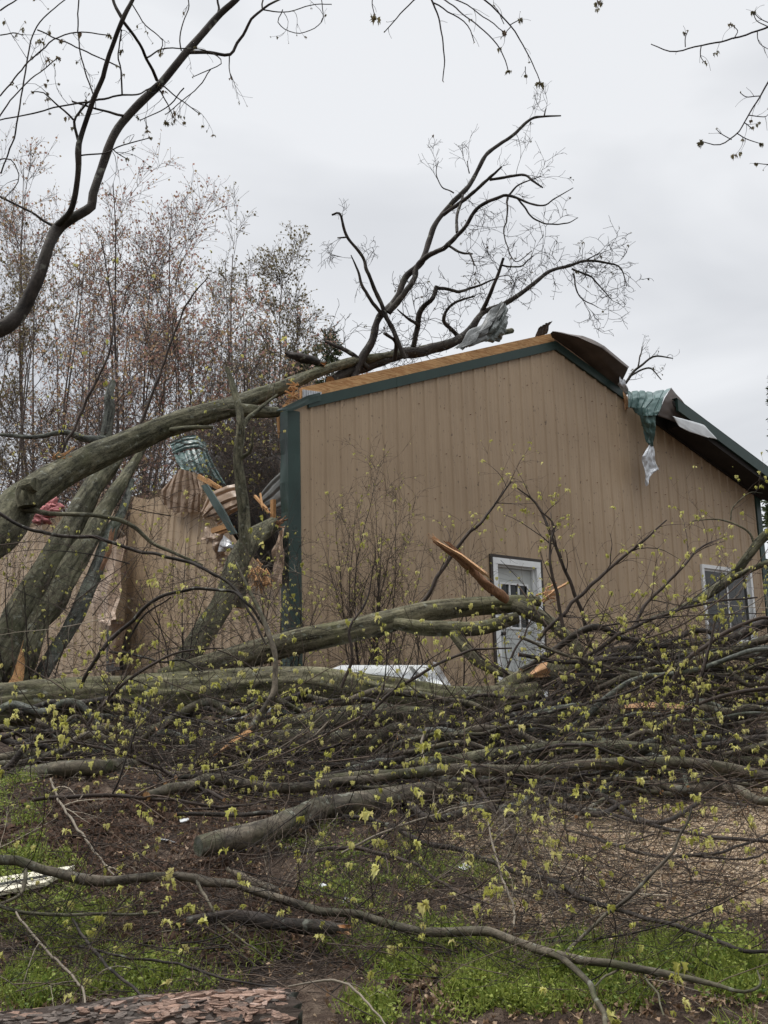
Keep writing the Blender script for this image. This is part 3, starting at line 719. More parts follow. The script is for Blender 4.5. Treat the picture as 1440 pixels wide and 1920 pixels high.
    for p, q, w, h in ((AW(1108, 672, .02), AW(1131, 697, .06), .04, .06), (AW(1168, 733, .03), AW(1177, 765, .06), .05, .05), (AW(1172, 740, .04), AW(1173, 768, .05), .02, .03)):
        mb = MB(); bar(mb, p, q, w, h); mb.build('split_stub', M['splinter_pale'], BLD, smooth=False)
def patch(mb, rows, proj, nu, nv, amp=0.01, seed=0, ribs=0, ribh=.018, ribdir='v', th=.004, mis=(0, 1)):
    """bent sheet through rows of control points (px, py, off), real thickness, a material for each side"""
    ctl = np.array([[toL(proj(*c)) for c in r] for r in rows]); r, c, _ = ctl.shape
    u = np.linspace(0, c - 1, nu); v = np.linspace(0, r - 1, nv)
    iu = np.minimum(u.astype(int), c - 2); fu = (u - iu)[None, :, None]; iv = np.minimum(v.astype(int), r - 2); fv = (v - iv)[:, None, None]
    G = ctl[iv][:, iu] * (1 - fv) * (1 - fu) + ctl[iv][:, iu + 1] * (1 - fv) * fu + ctl[iv + 1][:, iu] * fv * (1 - fu) + ctl[iv + 1][:, iu + 1] * fv * fu
    du = np.gradient(G, axis=1); dv_ = np.gradient(G, axis=0); N = unit(np.cross(du, dv_))
    U, V = np.meshgrid(np.linspace(0, 1, nu), np.linspace(0, 1, nv))
    sz = np.linalg.norm(G[0, -1] - G[0, 0]) + 1e-3
    d = amp * wob2(U * 1.0, V * 1.0, seed + 100, 9, 6) + amp * .5 * wob2(U, V, seed + 200, 24, 6)
    if amp >= .018:       # sharp creases of bent metal
        rc = np.random.default_rng(seed + 300)
        for k in range(5):
            a = rc.uniform(0, 3.1); x = (U * math.cos(a) + V * math.sin(a)) * rc.uniform(1.2, 3.2) + rc.uniform(0, 1); d = d + amp * .75 * (2 * np.abs(2 * (x % 1) - 1) - 1) * rc.uniform(.4, 1)
    if ribs:
        w = (U if ribdir == 'v' else V) * ribs; x = np.abs((w % 1) - .5); d = d + ribh * np.clip((0.17 - x) / .07, 0, 1)
    edge = rngp = np.random.default_rng(seed)
    G = G + N * d[..., None]
    H = G - N * th
    n = nu * nv; i = np.arange(nv - 1)[:, None] * nu; j = np.arange(nu - 1)[None]
    Q = np.stack([i + j, i + j + 1, i + nu + j + 1, i + nu + j], -1).reshape(-1, 4)
    bi = np.concatenate([np.arange(nu), np.arange(1, nv) * nu + nu - 1, (nv - 1) * nu + np.arange(nu - 2, -1, -1), np.arange(nv - 2, 0, -1) * nu])
    b2 = np.roll(bi, -1)
    V2 = np.vstack([G.reshape(-1, 3), H.reshape(-1, 3)])
    mb.add(V2, np.vstack([Q]), mi=mis[0]); mb.n -= len(V2); mb.v.pop(); mb.a.pop(); mb.k.pop()
    mb.add(V2, np.vstack([Q[:, ::-1] + n, np.stack([bi, bi + n, b2 + n, b2], 1)]), mi=mis[1])
trims()

def door():
    fr = MB(); z1 = dZ1; a0, a1 = dA0, dA1
    w = .085
    fr.box((a0, -.035, -.1), (a0 + w, .10, z1 - w)); fr.box((a1 - w, -.035, -.1), (a1, .10, z1 - w)); fr.box((a0, -.037, z1 - w), (a1, .10, z1))
    f2 = .03
    fr.box((a0 + w, .02, -.1), (a0 + w + f2, .10, z1 - w)); fr.box((a1 - w - f2, .02, -.1), (a1 - w, .10, z1 - w)); fr.box((a0 + w + f2, .02, z1 - w - f2), (a1 - w - f2, .10, z1 - w))
    R = empty('door'); R.parent = BLD
    fr.build('door_frame', M['white'], R, smooth=False)
    ch = MB(); c = .045
    ch.box((a0 - c, -.03, -.1), (a0 - .002, .02, z1 + c)); ch.box((a1 + .002, -.03, -.1), (a1 + c, .02, z1 + c)); ch.box((a0 - .002, -.03, z1 + .002), (a1 + .002, .02, z1 + c))
    ch.build('channel_trim', M['channel'], R, smooth=False)
    s0, s1 = a0 + w + f2 + .003, a1 - w - f2 - .003; zt_ = z1 - w - f2 - .003
    sl = MB(); lw0, lw1 = s0 + .085, s1 - .085; lz1 = zt_ - .22; lz0 = lz1 - .62
    y0, y1 = .055, .095
    sl.box((s0, y0, -.1), (lw0, y1, zt_)); sl.box((lw1, y0, -.1), (s1, y1, zt_)); sl.box((lw0, y0, lz1), (lw1, y1, zt_)); sl.box((lw0, y0, -.1), (lw1, y1, lz0))
    for pz0, pz1 in ((.15, .82),):
        for pa0, pa1 in ((s0 + .12, (s0 + s1) / 2 - .04), ((s0 + s1) / 2 + .04, s1 - .12)):
            sl.box((pa0, y0 - .006, pz0), (pa1, y0 + .002, pz0 + .015)); sl.box((pa0, y0 - .006, pz1 - .015), (pa1, y0 + .002, pz1)); sl.box((pa0, y0 - .0065, pz0 + .015), (pa0 + .015, y0 + .002, pz1 - .015)); sl.box((pa1 - .015, y0 - .0065, pz0 + .015), (pa1, y0 + .002, pz1 - .015))
    sl.build('door_slab', M['door'], R, smooth=False)
    g = MB(); g.box((lw0, y0 + .02, lz0), (lw1, y0 + .026, lz1)); pane = g.build('pane', M['glass'], R, smooth=False)
    mu = MB(); t = .012
    mu.box((lw0 - .015, y0 - .008, lz0 - .015), (lw0 + t, y0 - .001, lz1 + .015)); mu.box((lw1 - t, y0 - .008, lz0 - .015), (lw1 + .015, y0 - .001, lz1 + .015)); mu.box((lw0 + t, y0 - .0085, lz1 - t), (lw1 - t, y0 - .001, lz1 + .015)); mu.box((lw0 + t, y0 - .0085, lz0 - .015), (lw1 - t, y0 - .001, lz0 + t))
    for k in (1, 2):
        x = lw0 + (lw1 - lw0) * k / 3; mu.box((x - t, y0 - .006, lz0 + t), (x + t, y0 + .019, lz1 - t))
        z = lz0 + (lz1 - lz0) * k / 3; mu.box((lw0 + t, y0 - .009, z - t), (lw1 - t, y0 + .0185, z + t))
    mu.build('muntins', M['white'], R, smooth=False)
    kn = MB(); c = np.array([s0 + .07, y0, .93]); kn.add(*lathe([(0, -.075), (.02, -.072), (.029, -.055), (.024, -.036), (.011, -.028), (.011, -.008), (.03, -.006), (.03, .001)], c))
    kn.build('door_knob', M['black'], R); kn = MB(); c2 = c + np.array([0, 0, .14]); kn.add(*lathe([(0, -.022), (.024, -.02), (.028, -.006), (.03, .001)], c2))
    kn.build('deadbolt', M['black'], R)
def lathe(prof, c, S=14):
    th = np.linspace(0, 2 * math.pi, S, endpoint=False); V = np.array([[(r * math.cos(t), y, r * math.sin(t)) for t in th] for r, y in prof]).reshape(-1, 3) + c
    n = len(prof); return V, [(i * S + j, i * S + (j + 1) % S, (i + 1) * S + (j + 1) % S, (i + 1) * S + j) for i in range(n - 1) for j in range(S)]
door()
def window():
    R = empty('window'); R.parent = BLD
    a0, a1, z0, z1 = wA0, wA1, wZ0, wZ1; w = .06
    f = MB(); f.box((a0, -.04, z0 + w), (a0 + w, .08, z1 - w)); f.box((a1 - w, -.04, z0 + w), (a1, .08, z1 - w)); f.box((a0, -.042, z1 - w), (a1, .08, z1)); f.box((a0, -.042, z0), (a1, .08, z0 + w))
    f.build('window_frame', M['white'], R, smooth=False)
    mid = (a0 + a1) / 2
    for lo, hi, y in ((a0 + w, mid + .02, -.005), (mid - .02, a1 - w, .025)):
        s = MB(); t = .038; e0, e1 = z0 + w, z1 - w
        s.box((lo + .001, y, e0 + t), (lo + t, y + .025, e1 - t)); s.box((hi - t, y, e0 + t), (hi - .001, y + .025, e1 - t)); s.box((lo + .001, y - .001, e1 - t), (hi - .001, y + .025, e1 - .001)); s.box((lo + .001, y - .001, e0 + .001), (hi - .001, y + .025, e0 + t))
        sash = s.build('sash', M['white'], R, smooth=False)
        g = MB(); g.box((lo + t, y + .01, e0 + t), (hi - t, y + .015, e1 - t)); g.build('pane', M['glass'], R, smooth=False)
window()

def side_wall():
    """left side wall: sheets pushed in, peaked and torn; top line follows the break"""
    def piece(name, pts_top, zb_off, mats, ribs, nu, nv, amp, off0=0.0, off1=0.0, seed=0, bottom=None, lean=0.0):
        # pts_top: (px, py) along the torn top edge from right to left
        tp = np.array([SWL(x, y) for x, y in pts_top]); b = tp[:, 1]; z = tp[:, 2]
        B = np.linspace(b.min(), b.max(), nu); o = np.argsort(b); ZT = np.interp(B, b[o], z[o])
        v = np.linspace(0, 1, nv)
        zb = np.full(nu, -.35) if bottom is None else np.interp(B, *bottom)
        Z = zb[None] + (ZT - zb)[None] * v[:, None]; BB = np.tile(B, (nv, 1))
        w = (BB - .05) / .2376; x = np.abs((w % 1) - .5); rb = -.020 * np.clip((.14 - x) / .07, 0, 1)
        d = rb + amp * wob2(BB, Z, seed, 3.2, 6) + amp * 2.2 * np.clip((v[:, None] - .7) / .3, 0, 1) * wob2(BB, Z, seed + 1, 6.5, 6) - lean * np.clip((v[:, None] - .5) / .5, 0, 1) ** 2
        d = d + off0 + (off1 - off0) * (BB - B[0]) / (B[-1] - B[0])
        G = np.stack([d, BB, Z], -1); n = nu * nv
        i = np.arange(nv - 1)[:, None] * nu; j = np.arange(nu - 1)[None]
        Q = np.stack([i + j, i + nu + j, i + nu + j + 1, i + j + 1], -1).reshape(-1, 4)
        H = G + np.array([.006, 0, 0]); V2 = np.vstack([G.reshape(-1, 3), H.reshape(-1, 3)])
        bi = np.concatenate([np.arange(nu), np.arange(1, nv) * nu + nu - 1, (nv - 1) * nu + np.arange(nu - 2, -1, -1), np.arange(nv - 2, 0, -1) * nu]); b2 = np.roll(bi, -1)
        mb = MB(); mb.add(V2, np.vstack([Q, Q[:, ::-1] + n, np.stack([bi, b2, b2 + n, bi + n], 1)])); mb.build(name, mats, BLD, smooth=False)
    piece('side_wall', [(527, 1035), (512, 1068), (496, 1080), (470, 1062), (448, 1032), (428, 1012), (410, 990), (392, 965), (381, 940), (376, 905), (352, 884), (336, 882), (320, 900), (306, 915), (300, 925), (262, 935), (238, 930)], 0, M['tan'], 0, 150, 70, .022, 0.0, .02, 51, lean=-.12)
    piece('side_wall', [(238, 912), (215, 930), (190, 945), (150, 960), (110, 985), (60, 992), (20, 1000), (-60, 1045), (-220, 1110)], 0, M['tan'], 0, 150, 60, .03, -.16, -.05, 53)
    # torn flap with curled lower edge beside the hole
    mb = MB()
    patch(mb, [[(196, 1030, .20), (216, 1020, .26), (236, 1000, .22)], [(180, 1090, .22), (206, 1092, .34), (232, 1085, .26)], [(172, 1142, .26), (198, 1160, .42), (220, 1148, .40)], [(190, 1165, .34), (200, 1174, .5), (216, 1160, .52)]], PS, 18, 22, amp=.03, seed=5, mis=(0, 0))
    mb.build('torn_flap', [M['tan_pale']], BLD, smooth=False)
    mb = MB()
    patch(mb, [[(206, 1165, .22), (220, 1160, .30), (238, 1172, .22)], [(205, 1205, .2), (214, 1212, .28), (228, 1216, .2)], [(208, 1248, .18), (216, 1250, .2), (226, 1250, .2)]], PS, 14, 18, amp=.03, seed=6, mis=(0, 0))
    mb.build('torn_flap', [M['tan_pale']], BLD, smooth=False)
    mb = MB(); A, B = SWL(222, 1215)[1], SWL(248, 1215)[1]
    b0, b1 = min(A, B), max(A, B)
    mb.box((-.19, b0, SWL(235, 1258)[2]), (-.10, b1, SWL(235, 1180)[2])); mb.build('gap_shade_box', M['black'], BLD, smooth=False)  # solid black box painted as the shade inside the torn hole
    # crumpled crown of the siding sheet
    mb = MB(); patch(mb, [[(318, 902, .12), (338, 880, .20), (356, 884, .18), (372, 900, .1)], [(303, 920, .12), (330, 925, .15), (360, 926, .13), (380, 925, .12)], [(304, 945, .06), (328, 962, .08), (356, 960, .08), (378, 960, .06)]], PS, 44, 26, amp=.014, seed=7, ribs=6, ribh=.03, mis=(0, 0))
    mb.build('crumpled_siding', [M['tan_pale']], BLD, smooth=False)
    mb = MB()
    patch(mb, [[(377, 958, .30), (392, 925, .34), (425, 912, .36), (446, 906, .30)], [(380, 968, .34), (398, 950, .42), (430, 935, .40), (452, 930, .34)], [(380, 972, .25), (402, 968, .40), (432, 955, .42), (456, 944, .30)], [(402, 975, .22), (408, 985, .30), (430, 965, .34), (448, 955, .24)]], PS, 30, 60, amp=.013, seed=8, ribs=4, ribh=.04, ribdir='u', mis=(0, 0))
    patch(mb, [[(378, 1010, .2), (388, 990, .3), (402, 988, .28)], [(384, 1012, .24), (398, 1010, .36), (420, 1000, .3)], [(390, 1014, .2), (404, 1024, .34), (420, 1010, .3)], [(392, 1008, .1), (406, 1040, .22), (425, 1050, .15)]], PS, 18, 18, amp=.03, seed=9, mis=(0, 0))
    patch(mb, [[(408, 1045, .2), (425, 1040, .26), (445, 1050, .2)], [(412, 1064, .16), (430, 1070, .22), (448, 1072, .15)]], PS, 14, 8, amp=.02, seed=10, mis=(0, 0))
    patch(mb, [[(519, 1010, .06), (532, 985, .08)], [(513, 1040, .08), (532, 1040, .12)], [(511, 1090, .05), (532, 1100, .06)]], PS, 12, 22, amp=.02, seed=12, mis=(0, 0))
    mb.build('crumpled_siding', [M['tan_pale']], BLD, smooth=False)
    mb = MB(); patch(mb, [[(379, 911, .50), (390, 908, .50)], [(405, 955, .52), (418, 950, .52)], [(434, 1003, .48), (446, 1000, .48)]], PS, 8, 16, amp=.008, seed=13, mis=(0, 0), th=.02)
    mb.build('hanging_trim', [M['green']], BLD, smooth=False)
    mb = MB(); patch(mb, [[(419, 1003, .36), (432, 1014, .40), (446, 1028, .34)], [(412, 1018, .34), (424, 1026, .44), (440, 1031, .36)], [(409, 1034, .32), (424, 1034, .36), (447, 1030, .32)]], PS, 18, 14, amp=.015, seed=14, mis=(0, 0))
    mb.build('silver_sheet', [M['silver']], BLD, smooth=False)
    mb = MB(); patch(mb, [[(485, 929, -.1), (508, 902, -.1), (531, 880, -.1)], [(490, 945, -.1), (512, 928, -.1), (531, 910, -.1)], [(499, 958, -.1), (516, 955, -.1), (531, 948, -.1)]], PS, 16, 24, amp=.01, seed=15, ribs=3, ribdir='u', mis=(0, 0))
    mb.build('grey_sheet', [M['grey_back']], BLD)
    for p, q, w, h, up in ((SWL(512, 937, .05), SWL(512, 972, .05), .07, .04, (1, 0, 0)), (SWL(399, 996, .30), SWL(428, 986, .34), .05, .07, (0, 0, 1)), (SWL(402, 1004, .3), SWL(430, 994, .33), .03, .03, (0, 0, 1)),
                           (SWL(372, 893, .2), SWL(411, 915, .15), .03, .06, (0, 0, 1)), (SWL(390, 899, .22), SWL(412, 914, .15), .03, .03, (0, 0, 1)), (SWL(478, 930, .0), SWL(500, 955, .1), .03, .03, (0, 0, 1)), (SWL(488, 926, .0), SWL(492, 950, .1), .02, .03, (0, 0, 1)), (SWL(522, 775, .02), SWL(524, 812, .02), .05, .03, (1, 0, 0))):
        mb = MB(); rg = np.random.default_rng(int(abs(p[2] * 1000)))
        bar(mb, p, q, w, h, up=up)
        for k in range(5):
            e = q + rg.normal(0, .3, 3) * w; bar(mb, e, e + (q - p) * rg.uniform(.1, .35) + rg.normal(0, .01, 3), w * .2, h * .3, up=up)
        mb.build('broken_stud', M['splinter'], BLD, smooth=False)
    # roof sheets fallen behind the wall
    mb = MB()
    patch(mb, [[(318, 830, -.25), (345, 818, -.3), (366, 815, -.35), (388, 832, -.4)], [(325, 852, -.15), (350, 842, -.2), (372, 838, -.25), (390, 848, -.3)]], PS, 40, 14, amp=.012, seed=16, ribs=5, ribdir='u', ribh=.03)
    patch(mb, [[(326, 853, -.15), (352, 845, -.2), (374, 842, -.25), (392, 850, -.3)], [(333, 868, -.12), (356, 862, -.1), (380, 860, -.2), (404, 878, -.3)], [(342, 880, -.1), (366, 884, -.1), (392, 890, -.2), (425, 910, -.3)]], PS, 40, 20, amp=.014, seed=17, ribs=6, ribh=.03)
    mb.build('collapsed_roof_sheet', [M['grey_back'], M['green_roof']], BLD, smooth=False)
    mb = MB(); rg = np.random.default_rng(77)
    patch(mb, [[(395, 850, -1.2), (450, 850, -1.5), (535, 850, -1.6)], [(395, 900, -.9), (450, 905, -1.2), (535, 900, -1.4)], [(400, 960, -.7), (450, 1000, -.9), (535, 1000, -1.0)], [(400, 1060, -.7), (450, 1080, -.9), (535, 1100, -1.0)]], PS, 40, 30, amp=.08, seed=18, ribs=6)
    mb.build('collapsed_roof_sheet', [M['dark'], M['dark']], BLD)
side_wall()

def roof():
    a0 = AW(1222, 770)[0]; a1 = WR + .42; oh = .46
    def zl(a): return float(ZR + (ZER - ZR) * (a - AR) / (WR - AR))
    mb = MB()
    def slab(a0, a1, b0, b1, d0, d1, mi):
        V = [(a, b, zl(a) + d) for a in (a0, a1) for b in (b0, b1) for d in (d0, d1)]
        mb.add(V, [(0, 1, 3, 2), (4, 6, 7, 5), (0, 4, 5, 1), (2, 3, 7, 6), (0, 2, 6, 4), (1, 5, 7, 3)], mi=mi)
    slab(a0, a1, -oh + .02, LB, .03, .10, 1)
    for k in range(40):      # standing ribs of the sheet, running down the slope
        b = -oh + .12 + k * .2376
        if b < LB - .1: slab(a0, a1, b - .02, b + .02, .10, .125, 0)
    slab(a0, a1, -oh + .021, LB, .101, .104, 0)
    mb.build('roof', [M['green_roof'], M['dark']], BLD, smooth=False)
    mb = MB(); extr(mb, [(-oh - .03, -.05), (-oh + .018, -.05), (-oh + .018, .15), (-oh - .03, .15)], (a0 + .05, zl(a0 + .05)), (a1 + .01, zl(a1 + .01))); extr(mb, [(-oh - .032, .15), (-oh + .09, .15), (-oh + .09, .156), (-oh - .032, .156)], (a0 + .02, zl(a0 + .02)), (a1 + .012, zl(a1 + .012)))
    mb.build('rake_trim', M['green'], BLD, smooth=False)
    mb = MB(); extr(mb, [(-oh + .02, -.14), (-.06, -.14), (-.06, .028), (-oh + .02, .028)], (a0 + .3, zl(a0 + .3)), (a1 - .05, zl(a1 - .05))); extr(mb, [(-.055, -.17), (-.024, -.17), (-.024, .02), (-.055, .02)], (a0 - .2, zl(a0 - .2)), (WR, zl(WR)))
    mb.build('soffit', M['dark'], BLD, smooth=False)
    mb = MB()
    slab(AR + .1, a0 - .05, .5, LB, .03, .07, 0); mb.build('roof', M['green_roof'], BLD, smooth=False)
    # peeled edge of the right slope at the ridge, its underside towards us
    mb = MB()
    patch(mb, [[(1035, 634, .02), (1068, 655, .02), (1112, 690, .02), (1165, 734, .02)], [(1032, 626, .10), (1075, 640, .22), (1120, 668, .26), (1168, 712, .18)], [(1036, 621, .18), (1084, 631, .36), (1128, 651, .42), (1178, 690, .34)], [(1046, 622, .05), (1092, 629, .20), (1134, 649, .26), (1180, 688, .24)]], PW, 60, 24, amp=.017, seed=21, mis=(0, 1), ribs=0)
    mb.build('peeled_roof_edge', [M['brown_back'], M['green_roof']], BLD, smooth=False)
    mb = MB(); patch(mb, [[(1160, 706, .2), (1172, 712, .2)], [(1160, 722, .2), (1178, 734, .2)], [(1166, 732, .15), (1178, 742, .12)]], PW, 8, 10, amp=.02, seed=22, mis=(0, 0)); mb.build('torn_flap', [M['silver']], BLD)
    mb = MB()
    patch(mb, [[(851, 656, -.1), (880, 625, -.15), (915, 590, -.2), (941, 563, -.1)], [(868, 652, .0), (900, 622, .05), (925, 600, .02), (946, 578, .0)], [(880, 650, -.05), (905, 640, -.02), (918, 625, .0), (934, 600, .0)]], PW, 40, 26, amp=.03, seed=23, ribs=3, ribdir='u', ribh=.02, mis=(0, 0))
    patch(mb, [[(905, 640, -.03), (916, 622, .02), (934, 596, .02), (948, 568, -.03)], [(920, 642, -.05), (930, 628, .03), (944, 606, .06), (950, 590, .0)], [(937, 639, -.1), (944, 630, -.05), (948, 618, -.02), (951, 598, -.05)]], PW, 26, 20, amp=.025, seed=24, ribs=3, ribh=.01, mis=(1, 1))
    mb.build('torn_roof_sheet', [M['grey_back'], M['sheet_grey']], BLD, smooth=False)
    mb = MB(); patch(mb, [[(1003, 633, -.1), (1018, 629, -.1), (1026, 625, -.1)], [(1008, 618, -.05), (1020, 612, -.05), (1030, 610, -.05)], [(1013, 612, .0), (1024, 606, .0), (1036, 602, .0)]], PW, 24, 10, amp=.012, seed=25, ribs=4, ribh=.015); mb.build('torn_roof_sheet', [M['brown_back'], M['grey_back']], BLD)
    # green sheet draped off the roof and its twisted tail
    mb = MB()
    patch(mb, [[(1176, 733, .10), (1200, 733, .2), (1222, 735, .3), (1258, 727, .3)], [(1178, 748, .16), (1200, 745, .26), (1224, 748, .40), (1245, 745, .50)], [(1178, 764, .18), (1195, 764, .25), (1210, 765, .38), (1238, 768, .52)], [(1182, 763, .08), (1196, 778, .24), (1212, 780, .42), (1232, 778, .5)]], PW, 46, 34, amp=.016, seed=26, ribs=5, ribh=.02)
    patch(mb, [[(1197, 777, .25), (1213, 779, .42), (1231, 778, .5)], [(1202, 798, .24), (1214, 800, .36), (1229, 800, .42)], [(1211, 816, .26), (1217, 820, .32), (1226, 818, .34)], [(1216, 834, .25), (1219, 836, .28), (1223, 836, .25)]], PW, 18, 30, amp=.02, seed=27, ribs=2, ribh=.01)
    patch(mb, [[(1216, 833, .27), (1220, 835, .25), (1224, 836, .22)], [(1205, 856, .3), (1215, 858, .25), (1228, 856, .25)], [(1207, 876, .28), (1218, 878, .24), (1237, 880, .27)], [(1210, 895, .27), (1214, 894, .25), (1224, 886, .25)], [(1212, 912, .25), (1214, 908, .25), (1216, 900, .25)]], PW, 14, 30, amp=.02, seed=28, mis=(2, 2))
    mb.build('draped_roof_sheet', [M['grey_back'], M['green_roof'], M['silver']], BLD, smooth=False)
    mb = MB()
    patch(mb, [[(1258, 727, .30), (1274, 745, .40), (1290, 766, .48), (1310, 785, .49)], [(1246, 748, .44), (1266, 765, .42), (1290, 785, .46), (1330, 805, .48)], [(1233, 780, .42), (1262, 790, .35), (1300, 808, .40), (1345, 825, .46)]], PW, 36, 22, amp=.015, seed=29, mis=(0, 1))
    mb.build('bent_soffit_sheet', [M['green_roof'], M['brown_back']], BLD)
    mb = MB(); patch(mb, [[(1261, 780, .52), (1290, 788, .53), (1320, 797, .52), (1345, 824, .50)], [(1267, 790, .52), (1292, 802, .54), (1316, 814, .53), (1330, 820, .51)], [(1273, 800, .52), (1294, 810, .53), (1318, 818, .52), (1328, 821, .51)]], PW, 24, 10, amp=.012, seed=30, mis=(0, 0)); mb.build('hanging_strip', [M['white_sheet']], BLD)
    # remaining walls
    mb = MB(); mb.box((WR - .08, .10, -.3), (WR, LB, ZER)); mb.build('side_wall', M['tan'], BLD, smooth=False)
    mb = MB(); n = 12; aa = np.linspace(.1, WR - .1, n)
    for p, q in zip(aa[:-1], aa[1:]):
        V = [(p, LB - .1, -.3), (q, LB - .1, -.3), (q, LB - .1, float(top(q))), (p, LB - .1, float(top(p))), (p, LB, -.3), (q, LB, -.3), (q, LB, float(top(q))), (p, LB, float(top(p)))]
        mb.add(V, [(0, 1, 2, 3), (7, 6, 5, 4), (3, 2, 6, 7)])
    mb.build('back_wall', M['tan'], BLD, smooth=False)
roof()
def clamp_wall(C, off=0.06):
    """keeps twigs in front of the gable wall"""
    l = toL(C.reshape(-1, 3)); bad = (l[:, 1] > -off) & (l[:, 0] > -.1) & (l[:, 0] < WR + .2) & (l[:, 2] < top(l[:, 0]))
    l[bad, 1] = -off
    return toW(l).reshape(C.shape)

# ------------------------------------------------------------------ trees, trunks, branches
def resamp(path, K):
    return smooth_path(path, K)
def gen_twigs(rg, paths, dens=4.0, L=(0.3, 0.8), levels=2, sub=3, grav=0.05, wob=0.3, rf=0.5, bias=None, rmin=0.0014, t0=0.1, K=7, rmax=0.012, lr=0.55):
    """twigs on every path; returns list of (C, R) per level"""
    C1, R1 = [], []
    for p in paths:
        ln = np.linalg.norm(np.diff(p[:, :3], axis=0), axis=1).sum(); n = max(2, int(ln * dens))
        q = resamp(p, 24); c, r = grow(rg, q[None, :, :3], np.minimum(q[None, :, 3], rmax), n, t0, 1.0, L, (0.35, 1.2), K, grav, wob, rf, rmin, bias)
        C1.append(c); R1.append(r)
        # the limb's own tip runs out into a twig
    out = [(np.vstack(C1), np.vstack(R1))]
    for l in range(levels - 1):
        c, r = out[-1]; f = lr ** (l + 1)
        out.append(grow(rg, c, r, sub, 0.2, 1.0, (L[0] * f, L[1] * f), (0.4, 1.1), 6, grav, wob * 1.1, 0.65, rmin, None if bias is None else np.asarray(bias) * .6))
    return out
def attach_twigs(root, base, rg, paths, mat='twig', leaf=None, leafp=0.5, leafsize=(0.02, 0.04), clamp=True, wall=False, S=4, k=(2, 5), mid=0.3, **kw):
    lv = gen_twigs(rg, paths, **kw)
    mb = MB(); tips = []
    for i, (c, r) in enumerate(lv):
        if clamp: c = clamp_ground(c)
        if wall: c = clamp_wall(c)
        add_tubes(mb, c, r, S if i == 0 else 3, att=rg.uniform(0, 1, len(c)))
        sel = rg.uniform(0, 1, len(c)) < leafp; tips.append(c[sel, -1])
        for kk in (2, 4):
            sel = rg.uniform(0, 1, len(c)) < leafp * mid; tips.append(c[sel, kk] + rg.normal(0, .008, (sel.sum(), 3)))
    o = mb.build('twigs', M[mat], root, base); o['kind'] = 'stuff'
    if leaf:
        tips = np.vstack(tips)
        if len(tips):
            ml = MB(); add_leaf_clusters(ml, rg, tips, leafsize, k); o = ml.build('leaves', M[leaf], root, base); o['kind'] = 'stuff'
    return lv

SEED = [100]
def limb(name, label, cat, main, mat='bark_smooth', branches=(), S=None, lump=0.06, ridge=0.0, group=None, ends=None, jag=0.0, twigs=None, endmat='splinter', capends=(True, True), world=False, n=None):
    """one fallen limb or trunk: its trunk is the root mesh, side branches / twigs / leaves / torn ends are its parts"""
    SEED[0] += 1; rg = np.random.default_rng(SEED[0])
    P0 = np.asarray(main, float) if world else pxpath(main, n)
    if world: P0 = smooth_path(P0, n or 40)
    rmax = P0[:, 3].max()
    S = S or (40 if rmax > .12 else 24 if rmax > .05 else 12 if rmax > .015 else 7)
    base = P0[0, :3].copy()
    mb = MB(); add_trunk(mb, P0, S, lump, ridge, SEED[0], capends[0], capends[1], jag=jag)
    root = mb.build(name, [M[mat], M[endmat]], None, base)
    tag(root, label, cat, group)
    paths = [P0]
    for br in branches:
        w = br if isinstance(br, np.ndarray) else pxpath(br)
        SEED[0] += 1
        r2 = w[:, 3].max(); b = MB(); add_trunk(b, w, 20 if r2 > .05 else 10 if r2 > .012 else 6, lump, ridge, SEED[0])
        o = b.build('branch', [M[mat], M[mat]], root, base); paths.append(w)
    if twigs is not None:
        tw = dict(twigs); thin = tw.pop('thin', 0.03); use = [p for p in paths if p[:, 3].mean() < thin] or paths
        skip = tw.pop('skipmain', False)
        if skip: use = paths[1:]
        attach_twigs(root, base, rg, use, **tw)
    return root, base, rg, P0
def splinters(root, base, rg, p, d, n, ln, r, mat='splinter', name='broken_end', spread=0.35):
    """bundle of torn wood fibres pointing along d"""
    mb = MB(); d = unit(np.asarray(d, float))
    for i in range(n):
        s = p + rg.normal(0, r * .45, 3); e = s + (d + rg.normal(0, spread, 3)) * ln * rg.uniform(.35, 1); w = r * rg.uniform(.08, .3)
        bar(mb, s, e, w, w * rg.uniform(.4, 1), up=unit(rg.normal(size=3)))
    mb.build(name, M[mat], root, base, smooth=False)
